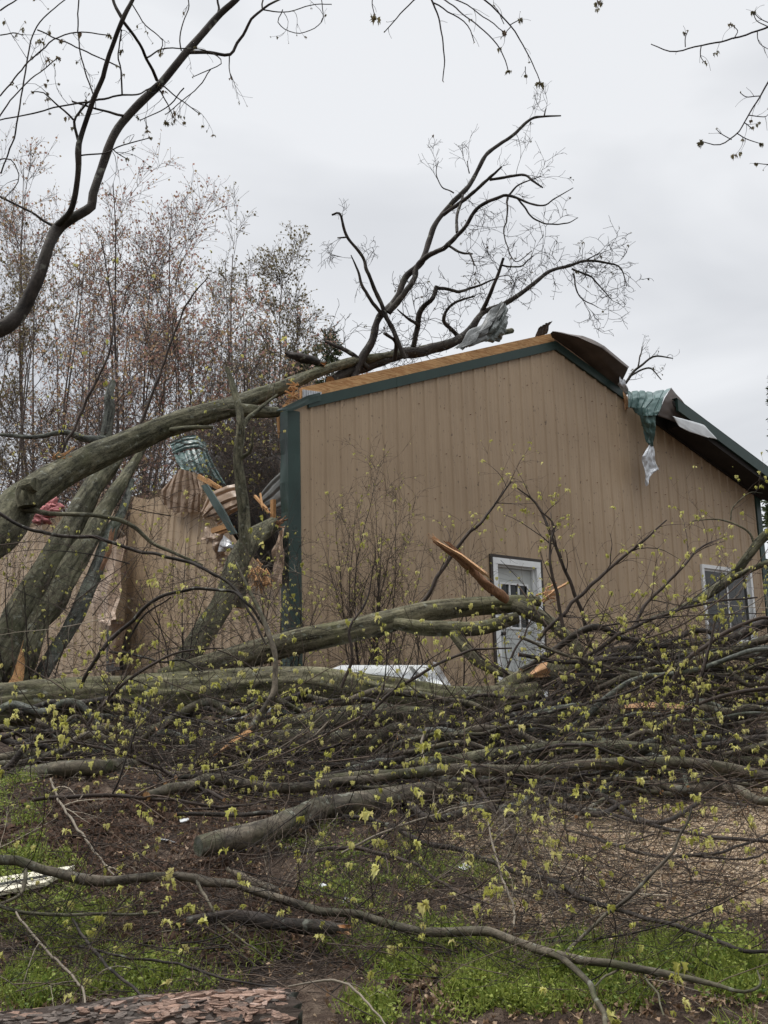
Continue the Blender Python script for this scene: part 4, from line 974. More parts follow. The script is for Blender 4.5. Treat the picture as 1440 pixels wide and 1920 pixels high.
def split_face(root, base, pts, mat, name='split_wood', th=.012, bulge=.01):
    """a pale slab of torn wood along a branch: px outline upper / lower rows"""
    up, lo, mid = pts
    mb = MB(); rows = [up, mid, lo]
    ctl = np.array([[P(*c) for c in r] for r in rows]); nu = 30; nv = 9; r_, c_ = 3, ctl.shape[1]
    u = np.linspace(0, c_ - 1, nu); v = np.linspace(0, 2, nv)
    iu = np.minimum(u.astype(int), c_ - 2); fu = (u - iu)[None, :, None]; iv = np.minimum(v.astype(int), 1); fv = (v - iv)[:, None, None]
    G = ctl[iv][:, iu] * (1 - fv) * (1 - fu) + ctl[iv][:, iu + 1] * (1 - fv) * fu + ctl[iv + 1][:, iu] * fv * (1 - fu) + ctl[iv + 1][:, iu + 1] * fv * fu
    rg = np.random.default_rng(int(pts[0][0][0])); G[:, :, 1] -= (rg.normal(0, .004, (nv, 1)) + bulge * np.sin(np.linspace(0, np.pi, nv))[:, None])
    G[:, -1] += (G[:, -1] - G[:, -3]) * rg.uniform(-1.5, 2.5, (nv, 1)); G[:, 0] += (G[:, 0] - G[:, 2]) * rg.uniform(-1.5, 2.5, (nv, 1))
    H = G + np.array([0, th, 0]); n = nu * nv
    i = np.arange(nv - 1)[:, None] * nu; j = np.arange(nu - 1)[None]; Q = np.stack([i + j, i + j + 1, i + nu + j + 1, i + nu + j], -1).reshape(-1, 4)
    bi = np.concatenate([np.arange(nu), np.arange(1, nv) * nu + nu - 1, (nv - 1) * nu + np.arange(nu - 2, -1, -1), np.arange(nv - 2, 0, -1) * nu]); b2 = np.roll(bi, -1)
    mb.add(np.vstack([G.reshape(-1, 3), H.reshape(-1, 3)]), np.vstack([Q, Q[:, ::-1] + n, np.stack([bi, bi + n, b2 + n, b2], 1)]))
    mb.build(name, M[mat], root, base, smooth=False)

LF = dict(mat='twig', leaf='leaf')
# ---- big trunks
def big_trunks():
    r, b, rg, p = limb('fallen_tree', 'thick mossy fallen trunk lying level across the yard in front of the building', 'fallen trunk',
        [(-160, 1345, 10.2, 50), (20, 1327, 10.2, 46), (150, 1317, 10.2, 44), (300, 1306, 10.2, 41), (450, 1293, 10.2, 37), (590, 1287, 10.2, 33), (720, 1304, 10.2, 32), (850, 1316, 10.2, 29), (950, 1312, 10.25, 25), (1010, 1300, 10.3, 20)],
        'bark', S=72, ridge=.05, branches=[[(940, 1300, 10.3, 20), (985, 1275, 10.4, 21), (1060, 1262, 10.5, 22), (1130, 1250, 10.7, 17), (1240, 1232, 10.9, 12), (1400, 1220, 11.2, 7)]], n=90,
        twigs=dict(LF, dens=.7, L=(.3, .9), thin=1, leafp=.4, levels=3, bias=(0, -.3, .3), rf=.25))
    split_face(r, b, ([(994, 1262, 10.25), (1010, 1246, 10.22), (1022, 1240, 10.25)], [(996, 1270, 10.25), (1015, 1270, 10.22), (1030, 1268, 10.25)], [(994, 1266, 10.22), (1012, 1258, 10.2), (1026, 1252, 10.22)]), 'splinter_pale', 'broken_end')
    r, b, rg, p = limb('leaning_tree', 'long smooth grey green trunk bent over the left wall and onto the roof corner', 'fallen tree',
        [(-120, 1085, 10.6, 41), (0, 997, 11.2, 36.9), (35, 945, 11.5, 34.44), (100, 897, 11.9, 27.88), (185, 850, 12.3, 24.6), (280, 811, 12.7, 22.14), (380, 780, 13.0, 20.5), (430, 764, 13.2, 18.04), (480, 743, 13.55, 15.58), (530, 725, 13.9, 13.12), (600, 696, 14.6, 9.5), (665, 676, 15.2, 8.5), (740, 664, 15.9, 7), (800, 652, 16.5, 5), (960, 620, 18.0, 4.92)],
        'bark_green', S=56, ridge=.05, lump=.06, n=100,
        branches=[[(425, 768, 13.15, 13.12), (460, 772, 13.15, 13.12), (495, 773, 13.2, 10.66), (521, 772, 13.3, 9.02)], [(320, 806, 12.6, 4.92), (350, 805, 12.5, 4.92), (400, 801, 12.5, 3.28)],
                  [(52, 950, 11.2, 18.04), (50, 915, 11.2, 18.04), (68, 908, 11.1, 12.3)], [(120, 880, 11.9, 8.2), (108, 855, 12, 7.38)],
                  [(35, 955, 11.3, 7.38), (90, 963, 11.2, 4.92), (180, 966, 11.1, 4.1), (245, 985, 11.1, 4.1), (300, 1025, 11.1, 3.28), (380, 1060, 11.1, 2.46)]])
    splinters(r, b, rg, P(104, 862, 11.95), P(125, 845, 11.9) - P(104, 862, 11.95), 14, .14, .07)
    return r
big_trunks()
r, b, rg, p = limb('leaning_tree', 'steep leaning trunk with pale flaky bark, second of the trunks crossing the left wall', 'broken tree',
    [(-60, 1330, 10.7, 37.75), (0, 1225, 11.0, 34.32), (45, 1130, 11.4, 29.52), (88, 1060, 11.8, 26.08), (135, 980, 12.3, 22.65), (178, 905, 12.9, 18.53), (210, 868, 13.3, 15.1), (222, 850, 13.5, 12.36)], 'bark_green', S=56, ridge=.06, n=80, jag=.06)
r, b, rg, p = limb('leaning_tree', 'steep dark green knobby trunk leaning close beside the flaky one', 'broken tree',
    [(20, 1330, 10.9, 21.96), (45, 1235, 11.05, 21.28), (68, 1172, 11.3, 20.59), (105, 1125, 11.5, 21.28), (128, 1072, 11.8, 21.28), (172, 1000, 12.2, 17.85), (215, 925, 12.8, 13.04), (250, 870, 13.4, 8.24), (275, 830, 13.7, 4.8)], 'bark_green', S=52, lump=.12, ridge=.05, n=80)
split_face(r, b, ([(40, 1212, 10.86), (24, 1265, 10.72), (12, 1285, 10.66)], [(46, 1238, 10.86), (44, 1270, 10.72), (38, 1290, 10.66)], [(43, 1220, 10.83), (34, 1268, 10.69), (25, 1288, 10.63)]), 'splinter')
r, b, rg, p = limb('leaning_tree', 'slimmer blue grey trunk standing right of the two leaning trunks', 'broken tree',
    [(40, 1330, 11.2, 11.67), (78, 1270, 11.3, 13.04), (108, 1215, 11.5, 13.73), (146, 1150, 11.7, 13.73), (178, 1080, 12.0, 13.73), (202, 1010, 12.3, 11.67), (228, 960, 12.7, 8.24), (248, 900, 13.1, 4.8)], 'bark_grey', S=44, lump=.09, ridge=.05, n=70)
split_face(r, b, ([(206, 995, 12.12), (200, 1030, 12.0), (188, 1062, 11.9)], [(214, 1000, 12.15), (208, 1036, 12.02), (195, 1064, 11.92)], [(210, 996, 12.1), (204, 1032, 11.98), (191, 1063, 11.88)]), 'rotwood')
r, b, rg, p = limb('broken_tree', 'green grey broken trunk leaning against the crushed corner beside the green post', 'broken tree',
    [(330, 1275, 11.6, 21.06), (350, 1238, 11.8, 21.84), (392, 1175, 12.1, 21.84), (425, 1116, 12.4, 21.06), (446, 1052, 12.7, 20.28), (476, 1010, 13.0, 18.72), (512, 984, 13.3, 14.04)], 'bark_green', S=40, lump=.07, ridge=.02, n=50, jag=.05)
splinters(r, b, rg, P(484, 1072, 12.45), P(488, 1092, 12.3) - P(484, 1060, 12.45), 60, .17, .10)
splinters(r, b, rg, P(520, 985, 13.2), P(532, 978, 13.2) - P(520, 985, 13.2), 14, .12, .07, 'rotwood')
limb('standing_stem', 'thin upright green stem standing in front of the smashed siding', 'broken tree',
    [(448, 1140, 12.6, 9), (456, 1060, 12.6, 11), (458, 985, 12.6, 11), (453, 920, 12.6, 11), (450, 860, 12.6, 9), (455, 790, 12.6, 8), (440, 730, 12.7, 6), (425, 690, 12.8, 4)], 'bark_green', S=24, lump=.09, n=50,
    branches=[[(455, 800, 12.6, 5), (480, 770, 12.8, 4), (520, 740, 13, 2)], [(452, 860, 12.6, 4), (470, 840, 12.5, 3), (476, 800, 12.4, 2)]], twigs=dict(LF, dens=3, L=(.3, .8), leafp=.2, thin=1, t0=.45, levels=3, rf=.3))
limb('broken_tree', 'pale grey snag standing behind the long bent trunk', 'broken tree',
    [(196, 860, 14.6, 10), (200, 810, 14.6, 10), (204, 770, 14.6, 10), (203, 745, 14.6, 9), (212, 715, 14.7, 5)], 'bark_grey', n=30, S=20, lump=.1, branches=[[(198, 825, 14.5, 8), (160, 822, 14.4, 7), (120, 812, 14.3, 5), (60, 820, 14.2, 4), (0, 815, 14, 3)]], twigs=dict(mat='twig', dens=3, L=(.3, .7), levels=2, rf=.4, thin=1))
r, b, rg, p = limb('fallen_tree', 'mossy trunk slanting up from behind the level trunk to the door', 'fallen trunk',
    [(300, 1275, 11.0, 19.8), (380, 1252, 11.05, 21.6), (500, 1220, 11.1, 23.4), (555, 1204, 11.1, 23.4), (625, 1189, 11.15, 23.4), (695, 1170, 11.2, 21.6), (760, 1152, 11.25, 20.7), (820, 1142, 11.3, 18.9), (900, 1135, 11.4, 17.1), (960, 1132, 11.5, 16.2), (1010, 1128, 11.6, 10.8)], 'bark', S=44, ridge=.03, n=70,
    branches=[[(740, 1168, 11.15, 10.8), (790, 1180, 11.1, 14.4), (850, 1182, 11.1, 14.4), (905, 1178, 11.15, 13.5), (970, 1158, 11.2, 10.8)],
              [(840, 1175, 11.1, 9), (866, 1205, 11.0, 10.8), (895, 1238, 10.95, 9.9), (935, 1258, 10.9, 8.1), (980, 1272, 10.8, 7.2)],
              [(965, 1135, 11.4, 13.5), (1000, 1150, 11.3, 13.5), (1040, 1172, 11.2, 11.7), (1075, 1205, 11.1, 10.8), (1100, 1240, 11, 8.1)]],
    twigs=dict(LF, dens=1.6, L=(.3, 1.0), thin=1, leafp=.35, levels=3, bias=(0, -.3, .4), rf=.2, t0=.3))
splinters(r, b, rg, P(1022, 1120, 11.4), P(1050, 1108, 11.4) - P(1022, 1122, 11.4), 24, .12, .08, 'splinter_pale')
r, b, rg, p = limb('fallen_tree', 'pale green fallen log lying just under the thick level trunk', 'fallen trunk',
    [(330, 1425, 9.3, 20), (420, 1392, 9.4, 22), (500, 1370, 9.5, 22), (600, 1352, 9.6, 22), (700, 1342, 9.7, 21), (800, 1345, 9.8, 19), (900, 1352, 9.9, 14)], 'bark_green', S=36, ridge=.02, n=60, twigs=dict(LF, dens=2, L=(.3, .8), thin=1, leafp=.6, levels=3, rf=.2, bias=(0, -.3, .3)))
r, b, rg, p = limb('fallen_tree', 'half buried green brown log lower left of the split branch', 'fallen trunk',
    [(-60, 1462, 8.8, 13.5), (25, 1452, 8.8, 14.25), (150, 1442, 8.8, 15), (280, 1430, 8.8, 16.5), (400, 1408, 8.9, 19.5), (520, 1392, 9.0, 19.5), (640, 1385, 9.1, 16.5), (740, 1380, 9.2, 12)], 'bark_smooth', S=36, n=60, twigs=dict(LF, dens=3, L=(.3, .8), thin=1, leafp=.6, levels=3, rf=.2, bias=(0, -.4, .5)))
r, b, rg, p = limb('broken_log', 'short thick log with a blunt end pointing left at the dirt bank', 'log',
    [(372, 1588, 7.0, 18.7), (400, 1582, 7.05, 21.25), (450, 1570, 7.1, 22.1), (520, 1550, 7.25, 22.1), (600, 1520, 7.45, 21.25), (720, 1498, 7.7, 19.55), (800, 1482, 7.9, 17.85), (880, 1482, 8.1, 14.45)], 'bark_smooth', S=36, n=50, lump=.07, endmat='bark_grey', twigs=dict(LF, dens=2, L=(.2, .6), thin=1, leafp=.7, levels=2, rf=.2, bias=(0, -.3, .5)))
# ---- tree thrown across the roof
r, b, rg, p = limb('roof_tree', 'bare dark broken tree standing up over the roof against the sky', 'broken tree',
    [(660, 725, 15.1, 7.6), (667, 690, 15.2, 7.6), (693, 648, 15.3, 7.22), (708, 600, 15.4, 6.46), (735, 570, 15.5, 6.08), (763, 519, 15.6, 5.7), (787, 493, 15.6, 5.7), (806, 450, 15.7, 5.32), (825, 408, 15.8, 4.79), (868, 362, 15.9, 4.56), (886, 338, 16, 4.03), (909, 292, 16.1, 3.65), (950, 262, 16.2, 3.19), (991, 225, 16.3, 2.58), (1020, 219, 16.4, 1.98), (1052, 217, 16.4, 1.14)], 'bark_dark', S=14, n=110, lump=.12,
    branches=[[(760, 672, 15.3, 3.8), (734, 612, 15.3, 4.56), (717, 577, 15.3, 4.18), (688, 513, 15.2, 3.42), (682, 484, 15.2, 3.04), (650, 443, 15.1, 2.74), (638, 402, 15, 2.28), (622, 403, 15, 1.9)], [(651, 444, 15.1, 1.82), (633, 446, 15, 1.22)],
              [(717, 590, 15.35, 3.8), (682, 543, 15.2, 3.04), (672, 508, 15.15, 2.28), (658, 478, 15.1, 0.91)],
              [(728, 586, 15.4, 6.08), (766, 537, 15.4, 5.32), (787, 495, 15.5, 4.94), (839, 461, 15.3, 4.56), (868, 432, 15.2, 3.8), (897, 391, 15.1, 3.42), (938, 370, 15, 3.04), (956, 367, 15, 2.66), (1014, 385, 14.8, 1.67), (1040, 372, 14.7, 1.22), (1075, 352, 14.6, 0.68)],
              [(830, 403, 15.7, 3.8), (874, 373, 15.6, 3.5), (921, 332, 15.5, 2.74), (941, 312, 15.4, 1.52)], [(918, 337, 15.5, 2.74), (979, 327, 15.4, 2.43), (1000, 340, 15.3, 2.13), (1018, 352, 15.3, 1.52)],
              [(857, 436, 15.3, 3.04), (858, 403, 15.5, 2.74), (868, 365, 15.7, 2.28)], [(842, 461, 15.3, 2.43), (862, 473, 15.2, 2.28), (886, 476, 15.1, 1.52)], [(880, 474, 15.1, 1.9), (890, 498, 15, 1.14)],
              [(970, 372, 15, 1.82), (1008, 415, 14.9, 1.52), (1060, 420, 14.7, 1.22), (1084, 408, 14.6, 0.68)], [(952, 370, 15, 1.98), (950, 410, 14.9, 1.52), (945, 440, 14.8, 1.22), (966, 490, 14.7, 0.99), (998, 470, 14.6, 0.76)],
              [(851, 362, 15.9, 1.37), (828, 350, 15.9, 1.14), (818, 325, 15.9, 0.91), (822, 302, 15.9, 0.76)], [(880, 325, 16, 1.22), (876, 302, 16, 0.68)], [(1020, 219, 16.4, 1.52), (1024, 203, 16.4, 0.91)], [(991, 227, 16.3, 1.37), (994, 222, 16.3, 0.91)], [(955, 365, 15, 2.13), (974, 345, 15, 1.52), (1015, 330, 14.9, 0.76)]],
    twigs=dict(mat='twig_dark', dens=1.5, L=(.25, .9), levels=3, sub=3, grav=-.02, wob=.5, rf=.5, thin=.032, t0=.35, rmin=.0035, leaf='leaf_dull', leafp=.04, clamp=False, skipmain=True, rmax=.008))
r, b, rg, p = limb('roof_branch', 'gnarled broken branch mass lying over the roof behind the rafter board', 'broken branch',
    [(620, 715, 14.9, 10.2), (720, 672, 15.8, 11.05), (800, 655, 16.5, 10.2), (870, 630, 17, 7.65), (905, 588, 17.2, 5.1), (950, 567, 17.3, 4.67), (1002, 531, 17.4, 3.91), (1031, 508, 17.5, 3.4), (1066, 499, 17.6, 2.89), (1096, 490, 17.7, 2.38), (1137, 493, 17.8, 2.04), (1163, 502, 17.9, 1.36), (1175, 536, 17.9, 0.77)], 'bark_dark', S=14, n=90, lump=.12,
    branches=[[(1072, 504, 17.6, 2.04), (1108, 520, 17.6, 1.7), (1145, 560, 17.6, 0.77)], [(1075, 513, 17.6, 1.7), (1087, 555, 17.5, 1.19), (1122, 577, 17.5, 0.68)], [(1096, 490, 17.7, 1.36), (1125, 474, 17.7, 0.85)],
              [(903, 586, 17.2, 4.25), (926, 537, 17, 3.4), (944, 484, 16.9, 2.55)], [(940, 497, 16.9, 1.87), (975, 500, 16.8, 1.53), (1000, 480, 16.7, 1.02)],
              [(775, 650, 16, 5.1), (785, 590, 15.9, 5.1), (812, 560, 15.8, 4.25), (818, 537, 15.8, 4.25)], [(785, 610, 15.9, 3.4), (760, 595, 15.8, 2.12), (745, 580, 15.7, 1.27)],
              [(818, 540, 15.8, 3.4), (860, 545, 15.9, 2.89), (900, 535, 16, 2.04), (935, 520, 16.1, 1.27)], [(690, 690, 15.3, 5.1), (650, 660, 15.2, 4.25), (610, 640, 15.2, 2.55)],
              [(860, 632, 17, 4.25), (830, 600, 16.8, 3.4), (850, 570, 16.7, 2.55), (890, 555, 16.6, 1.7)], [(740, 675, 15.6, 4.25), (742, 640, 15.4, 3.4), (720, 625, 15.2, 2.55)]],
    twigs=dict(mat='twig_dark', dens=5.5, L=(.3, 1.0), levels=3, sub=3, grav=-.02, wob=.85, rf=.5, thin=.07, t0=.12, rmin=.0045, leaf='leaf_dull', leafp=.06, clamp=False, rmax=.01, bias=(0, 0, .25)))
limb('roof_branch', 'forked twiggy branch tip showing above the peeled roof edge', 'broken branch', [(1150, 742, 18.8, 4), (1172, 718, 18.8, 3), (1196, 690, 18.8, 2.4), (1228, 668, 18.8, 1.8), (1262, 672, 18.8, 1)], 'bark_dark', n=20, S=6,
    branches=[[(1185, 703, 18.8, 2), (1215, 690, 18.7, 1.6), (1240, 712, 18.6, .9)], [(1196, 690, 18.8, 1.6), (1204, 650, 18.9, .9)]], twigs=dict(mat='twig_dark', dens=4, L=(.2, .5), levels=3, sub=2, wob=.4, rmin=.003, leaf='leaf_dull', leafp=.1, clamp=False))
r, b, rg, p = limb('roof_branch', 'short dark broken stub lying on the bent trunk left of the roof', 'broken branch', [(538, 663, 14.6, 5), (565, 672, 14.6, 8), (590, 678, 14.6, 8), (605, 682, 14.6, 5)], 'bark_dark', n=16, lump=.2, jag=.06)
# ---- overhead maple at upper left
def overhead():
    Y = 6.0
    tr = [(-2.9, 5.4, float(gz(-2.9, 5.4)) - .1, .19), (-2.85, 5.5, 2.0, .15), (-2.75, 5.6, 2.9, .12)]
    trw = [np.array(t) for t in tr] + [np.array([*P(-60, 640, Y - .1), .068])]
    A = pxpath([(-60, 640, 5.9, 17.76), (0, 608, 5.95, 15.54), (42, 578, Y, 13.32), (70, 530, Y, 11.84), (90, 465, 6.05, 10.36), (105, 430, 6.1, 11.1), (135, 412, 6.1, 8.88), (168, 392, 6.15, 8.88), (173, 362, 6.15, 8.14), (190, 310, 6.2, 7.77), (210, 260, 6.2, 7.77), (240, 218, 6.25, 7.77), (295, 160, 6.3, 7.4), (350, 98, 6.35, 7.03), (410, 28, 6.4, 6.29), (445, -4, 6.4, 5.55), (500, -60, 6.5, 4.44)])
    br = [A,
        [(108, 424, 6.08, 6.66), (132, 390, 6.0, 5.55), (145, 330, 5.95, 5.18), (148, 282, 5.9, 5.92), (156, 245, 5.9, 4.81), (173, 195, 5.85, 4.81), (193, 135, 5.8, 4.44), (212, 85, 5.75, 4.14), (229, 38, 5.7, 4.44), (246, -2, 5.7, 3.7), (262, -50, 5.7, 2.96)],
        [(230, 36, 5.7, 3.7), (216, 14, 5.7, 3.26), (209, -20, 5.7, 2.96)], [(229, 38, 5.7, 3.33), (258, 76, 5.9, 2.96), (273, 108, 6.05, 2.96), (294, 150, 6.28, 3.33)],
        [(356, 98, 6.35, 3.7), (400, 99, 6.35, 3.18), (431, 103, 6.35, 2.96), (446, 76, 6.35, 2.66), (470, 40, 6.3, 2.52), (493, 18, 6.3, 2.22), (530, -4, 6.3, 1.92)], [(492, 18, 6.3, 1.48), (494, -10, 6.3, 1.48)],
        [(408, 28, 6.4, 2.22), (408, -12, 6.4, 1.92)], [(100, 424, 6.1, 2.96), (60, 400, 6.1, 2.22), (0, 369, 6.1, 1.92), (-40, 350, 6.1, 1.48)],
        [(276, 108, 6.05, 1.78), (300, 94, 6.1, 1.48), (340, 90, 6.1, 1.18), (395, 98, 6.2, 1.04), (415, 118, 6.2, 0.96), (380, 135, 6.2, 0.89), (360, 145, 6.2, 0.74)],
        [(237, 218, 6.25, 2.6), (190, 207, 6.1, 2), (135, 190, 6.0, 1.6)], [(229, 178, 6.0, 1.8), (175, 188, 5.9, 2), (113, 200, 5.8, 1.5), (50, 215, 5.7, 1.4), (-10, 228, 5.7, 1.2)], [(229, 178, 6, 1.8), (260, 176, 6.1, 1.6), (296, 155, 6.28, 1.6)],
        [(229, 178, 6, 1.7), (227, 135, 5.9, 1.5), (222, 95, 5.85, 1.3), (228, 55, 5.8, 1.3)], [(146, 262, 5.92, 2.8), (139, 226, 5.9, 2.4), (160, 195, 5.88, 2.2), (172, 188, 5.88, 1.8)], [(138, 225, 5.9, 2), (112, 202, 5.85, 1.6), (85, 176, 5.8, 1.2), (60, 172, 5.8, 1)],
        [(2, 325, 5.8, 1.6), (30, 240, 5.8, 1.6), (46, 140, 5.8, 1.5), (66, 55, 5.8, 1.4), (105, 15, 5.8, 1.2), (135, -10, 5.8, 1)], [(0, 180, 5.7, 1.4), (50, 120, 5.7, 1.4), (100, 75, 5.7, 1.3), (145, 60, 5.7, 1.2), (205, 66, 5.7, 1)],
        [(70, 56, 5.8, 1.3), (150, 92, 5.8, 1.3), (222, 125, 5.85, 1.3)], [(148, -5, 5.75, 1.3), (147, 75, 5.8, 1.3), (160, 135, 5.85, 1.3), (176, 182, 5.87, 1.3)], [(246, 5, 5.7, 1.2), (272, 46, 5.7, 1.1), (305, 76, 5.7, 1), (300, 95, 5.7, .9)],
        [(148, 292, 5.9, 1.6), (195, 287, 5.95, 1.3), (230, 272, 6, 1.2), (283, 258, 6, .9)], [(210, 278, 6.2, 1.2), (225, 290, 6.2, 1), (238, 298, 6.2, .8)], [(294, 160, 6.3, 1.6), (312, 190, 6.3, 1.3), (328, 225, 6.3, .9)], [(300, 158, 6.3, 1.4), (335, 185, 6.3, 1.1), (375, 214, 6.3, .8)],
        [(345, 165, 6.3, 1.2), (315, 200, 6.3, 1.1), (262, 226, 6.3, .9)], [(430, 104, 6.35, 1.2), (429, 125, 6.35, 1), (433, 146, 6.35, .8)], [(340, 95, 6.3, 1.3), (338, 60, 6.3, 1.2), (355, 10, 6.3, 1.1), (345, -15, 6.3, 1)],
        [(530, 18, 6.3, 1), (522, 45, 6.3, .9), (560, 62, 6.3, .9), (604, 40, 6.3, .9), (600, -10, 6.3, .8)], [(492, 18, 6.3, 1.3), (540, 22, 6.3, 1), (590, 8, 6.3, .9), (622, 8, 6.3, .8)], [(0, 66, 5.6, 1.2), (25, 62, 5.6, 1.1), (44, 66, 5.6, .9)], [(-5, 225, 5.6, 1.4), (40, 165, 5.6, 1.2), (110, 108, 5.6, 1)],
        [(-5, 300, 5.7, 1.3), (20, 300, 5.7, 1.2), (36, 335, 5.7, 1), (10, 370, 5.7, .8)], [(0, 20, 5.6, 1.5), (30, 0, 5.6, 1.2), (50, -20, 5.6, 1)], [(395, 130, 6.3, 1), (370, 165, 6.3, 1), (310, 215, 6.3, .8)]]
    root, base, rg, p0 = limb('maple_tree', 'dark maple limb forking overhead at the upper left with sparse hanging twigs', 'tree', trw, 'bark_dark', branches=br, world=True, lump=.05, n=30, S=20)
    paths = [pxpath(x) if not isinstance(x, np.ndarray) else x for x in br[6:]]
    attach_twigs(root, base, rg, paths, mat='twig_dark', leaf='leaf_dull', leafp=.5, leafsize=(.014, .026), clamp=False, dens=1.4, L=(.08, .30), levels=2, sub=2, grav=.25, wob=.5, rf=.7, rmin=.0014, t0=.3, k=(2, 4), mid=.1, rmax=.003)
    # leaves at the very tips of the thin branches
    tips = np.array([p[-1, :3] for p in paths]); mb = MB(); add_leaf_clusters(mb, rg, tips, (.018, .03), (3, 5)); o = mb.build('leaves', M['leaf_dull'], root, base); o['kind'] = 'stuff'
overhead()
def hanging(label, main, brs, seedless=0):
    r, b, rg, p = limb('hanging_branch', label, 'branch', main, 'twig_dark', branches=brs, n=30, S=6, lump=.03)
    paths = [p] + [pxpath(x) for x in brs]
    attach_twigs(r, b, rg, paths, mat='twig_dark', leaf='leaf_dull', leafp=.5, leafsize=(.016, .027), clamp=False, dens=2.2, L=(.04, .14), levels=1, grav=.35, wob=.4, rf=.7, rmin=.0012, t0=.2, k=(2, 4), mid=0, rmax=.002)
    mb = MB(); add_leaf_clusters(mb, rg, np.array([q[-1, :3] for q in paths]), (.02, .032), (4, 6)); o = mb.build('leaves', M['leaf_dull'], r, b); o['kind'] = 'stuff'
hanging('thin leafy twigs drooping from the top edge above the roof', [(840, -120, 5.2, 3), (800, -40, 5.2, 2.2), (812, 5, 5.2, 1.8), (822, 35, 5.2, 1.5), (833, 105, 5.2, 1.2), (830, 152, 5.2, .9)],
    [[(803, -20, 5.2, 1.6), (776, 0, 5.2, 1.3), (745, 32, 5.2, 1.1), (720, 61, 5.2, .9)], [(812, 5, 5.2, 1.5), (862, 35, 5.3, 1.2), (880, 52, 5.3, 1), (889, 79, 5.3, .8)], [(810, -20, 5.2, 1.6), (850, 12, 5.1, 1.4), (903, 53, 5.0, 1.3), (938, 93, 5, 1.1), (953, 134, 5, .9)],
     [(850, -40, 5.2, 1.8), (909, 0, 5.3, 1.6), (956, 47, 5.4, 1.4), (985, 93, 5.4, 1.2), (1002, 125, 5.4, 1), (1014, 158, 5.4, .9)], [(830, -10, 5.2, 1.2), (880, 12, 5.2, 1.1), (945, 60, 5.2, .9)], [(956, 47, 5.4, 1), (975, 37, 5.4, .8)], [(985, 125, 5.4, .8), (986, 140, 5.4, .7)], [(700, -20, 5.2, 1.1), (698, 8, 5.2, .9), (703, 33, 5.2, .7)], [(958, 50, 5.35, .9), (940, 70, 5.35, .7)], [(945, 45, 5.3, .9), (933, 20, 5.3, .7), (925, 10, 5.3, .6)]])
hanging('leafy twig reaching in from the right edge, upper of the two', [(1560, 20, 5.4, 2.6), (1500, 30, 5.4, 2.2), (1440, 50, 5.4, 1.8), (1376, 73, 5.4, 1.6), (1312, 85, 5.4, 1.4), (1259, 97, 5.4, 1.2), (1221, 83, 5.4, .9)],
    [[(1285, 88, 5.4, 1), (1284, 70, 5.4, .9), (1290, 58, 5.4, .7)], [(1315, 85, 5.4, 1), (1313, 105, 5.4, .9), (1320, 116, 5.4, .7)], [(1376, 73, 5.4, 1), (1383, 58, 5.4, .8), (1372, 46, 5.4, .7)], [(1420, 58, 5.4, 1), (1424, 80, 5.4, .8), (1440, 92, 5.4, .7)], [(1450, 46, 5.4, 1), (1425, 35, 5.4, .8), (1415, 25, 5.4, .7)], [(1440, 50, 5.4, 1), (1420, 40, 5.4, .9), (1412, 22, 5.4, .7)]])
hanging('leafy twig curling down at the right edge, lower of the two', [(1520, 60, 5.3, 2.4), (1470, 120, 5.3, 2), (1440, 155, 5.3, 1.8), (1411, 204, 5.3, 1.5), (1382, 251, 5.3, 1.3), (1350, 271, 5.3, 1.1), (1315, 265, 5.3, .8)],
    [[(1382, 250, 5.3, 1), (1405, 262, 5.3, .9), (1428, 270, 5.3, .7)], [(1395, 230, 5.3, 1), (1410, 240, 5.3, .8)], [(1372, 262, 5.3, .9), (1352, 250, 5.3, .8), (1343, 242, 5.3, .6)], [(1425, 180, 5.3, 1), (1400, 182, 5.3, .9), (1388, 174, 5.3, .7)], [(1404, 216, 5.3, 1), (1432, 220, 5.3, .8), (1440, 215, 5.3, .6)], [(1470, 310, 5.3, 1), (1440, 308, 5.3, .9), (1417, 306, 5.3, .7)]])
hanging('single small leaf cluster dangling at the top edge right of centre', [(1130, -60, 5.2, 1.4), (1122, -20, 5.2, 1.1), (1120, 4, 5.2, .9)], [[(1122, -10, 5.2, .8), (1128, 6, 5.2, .6)]])

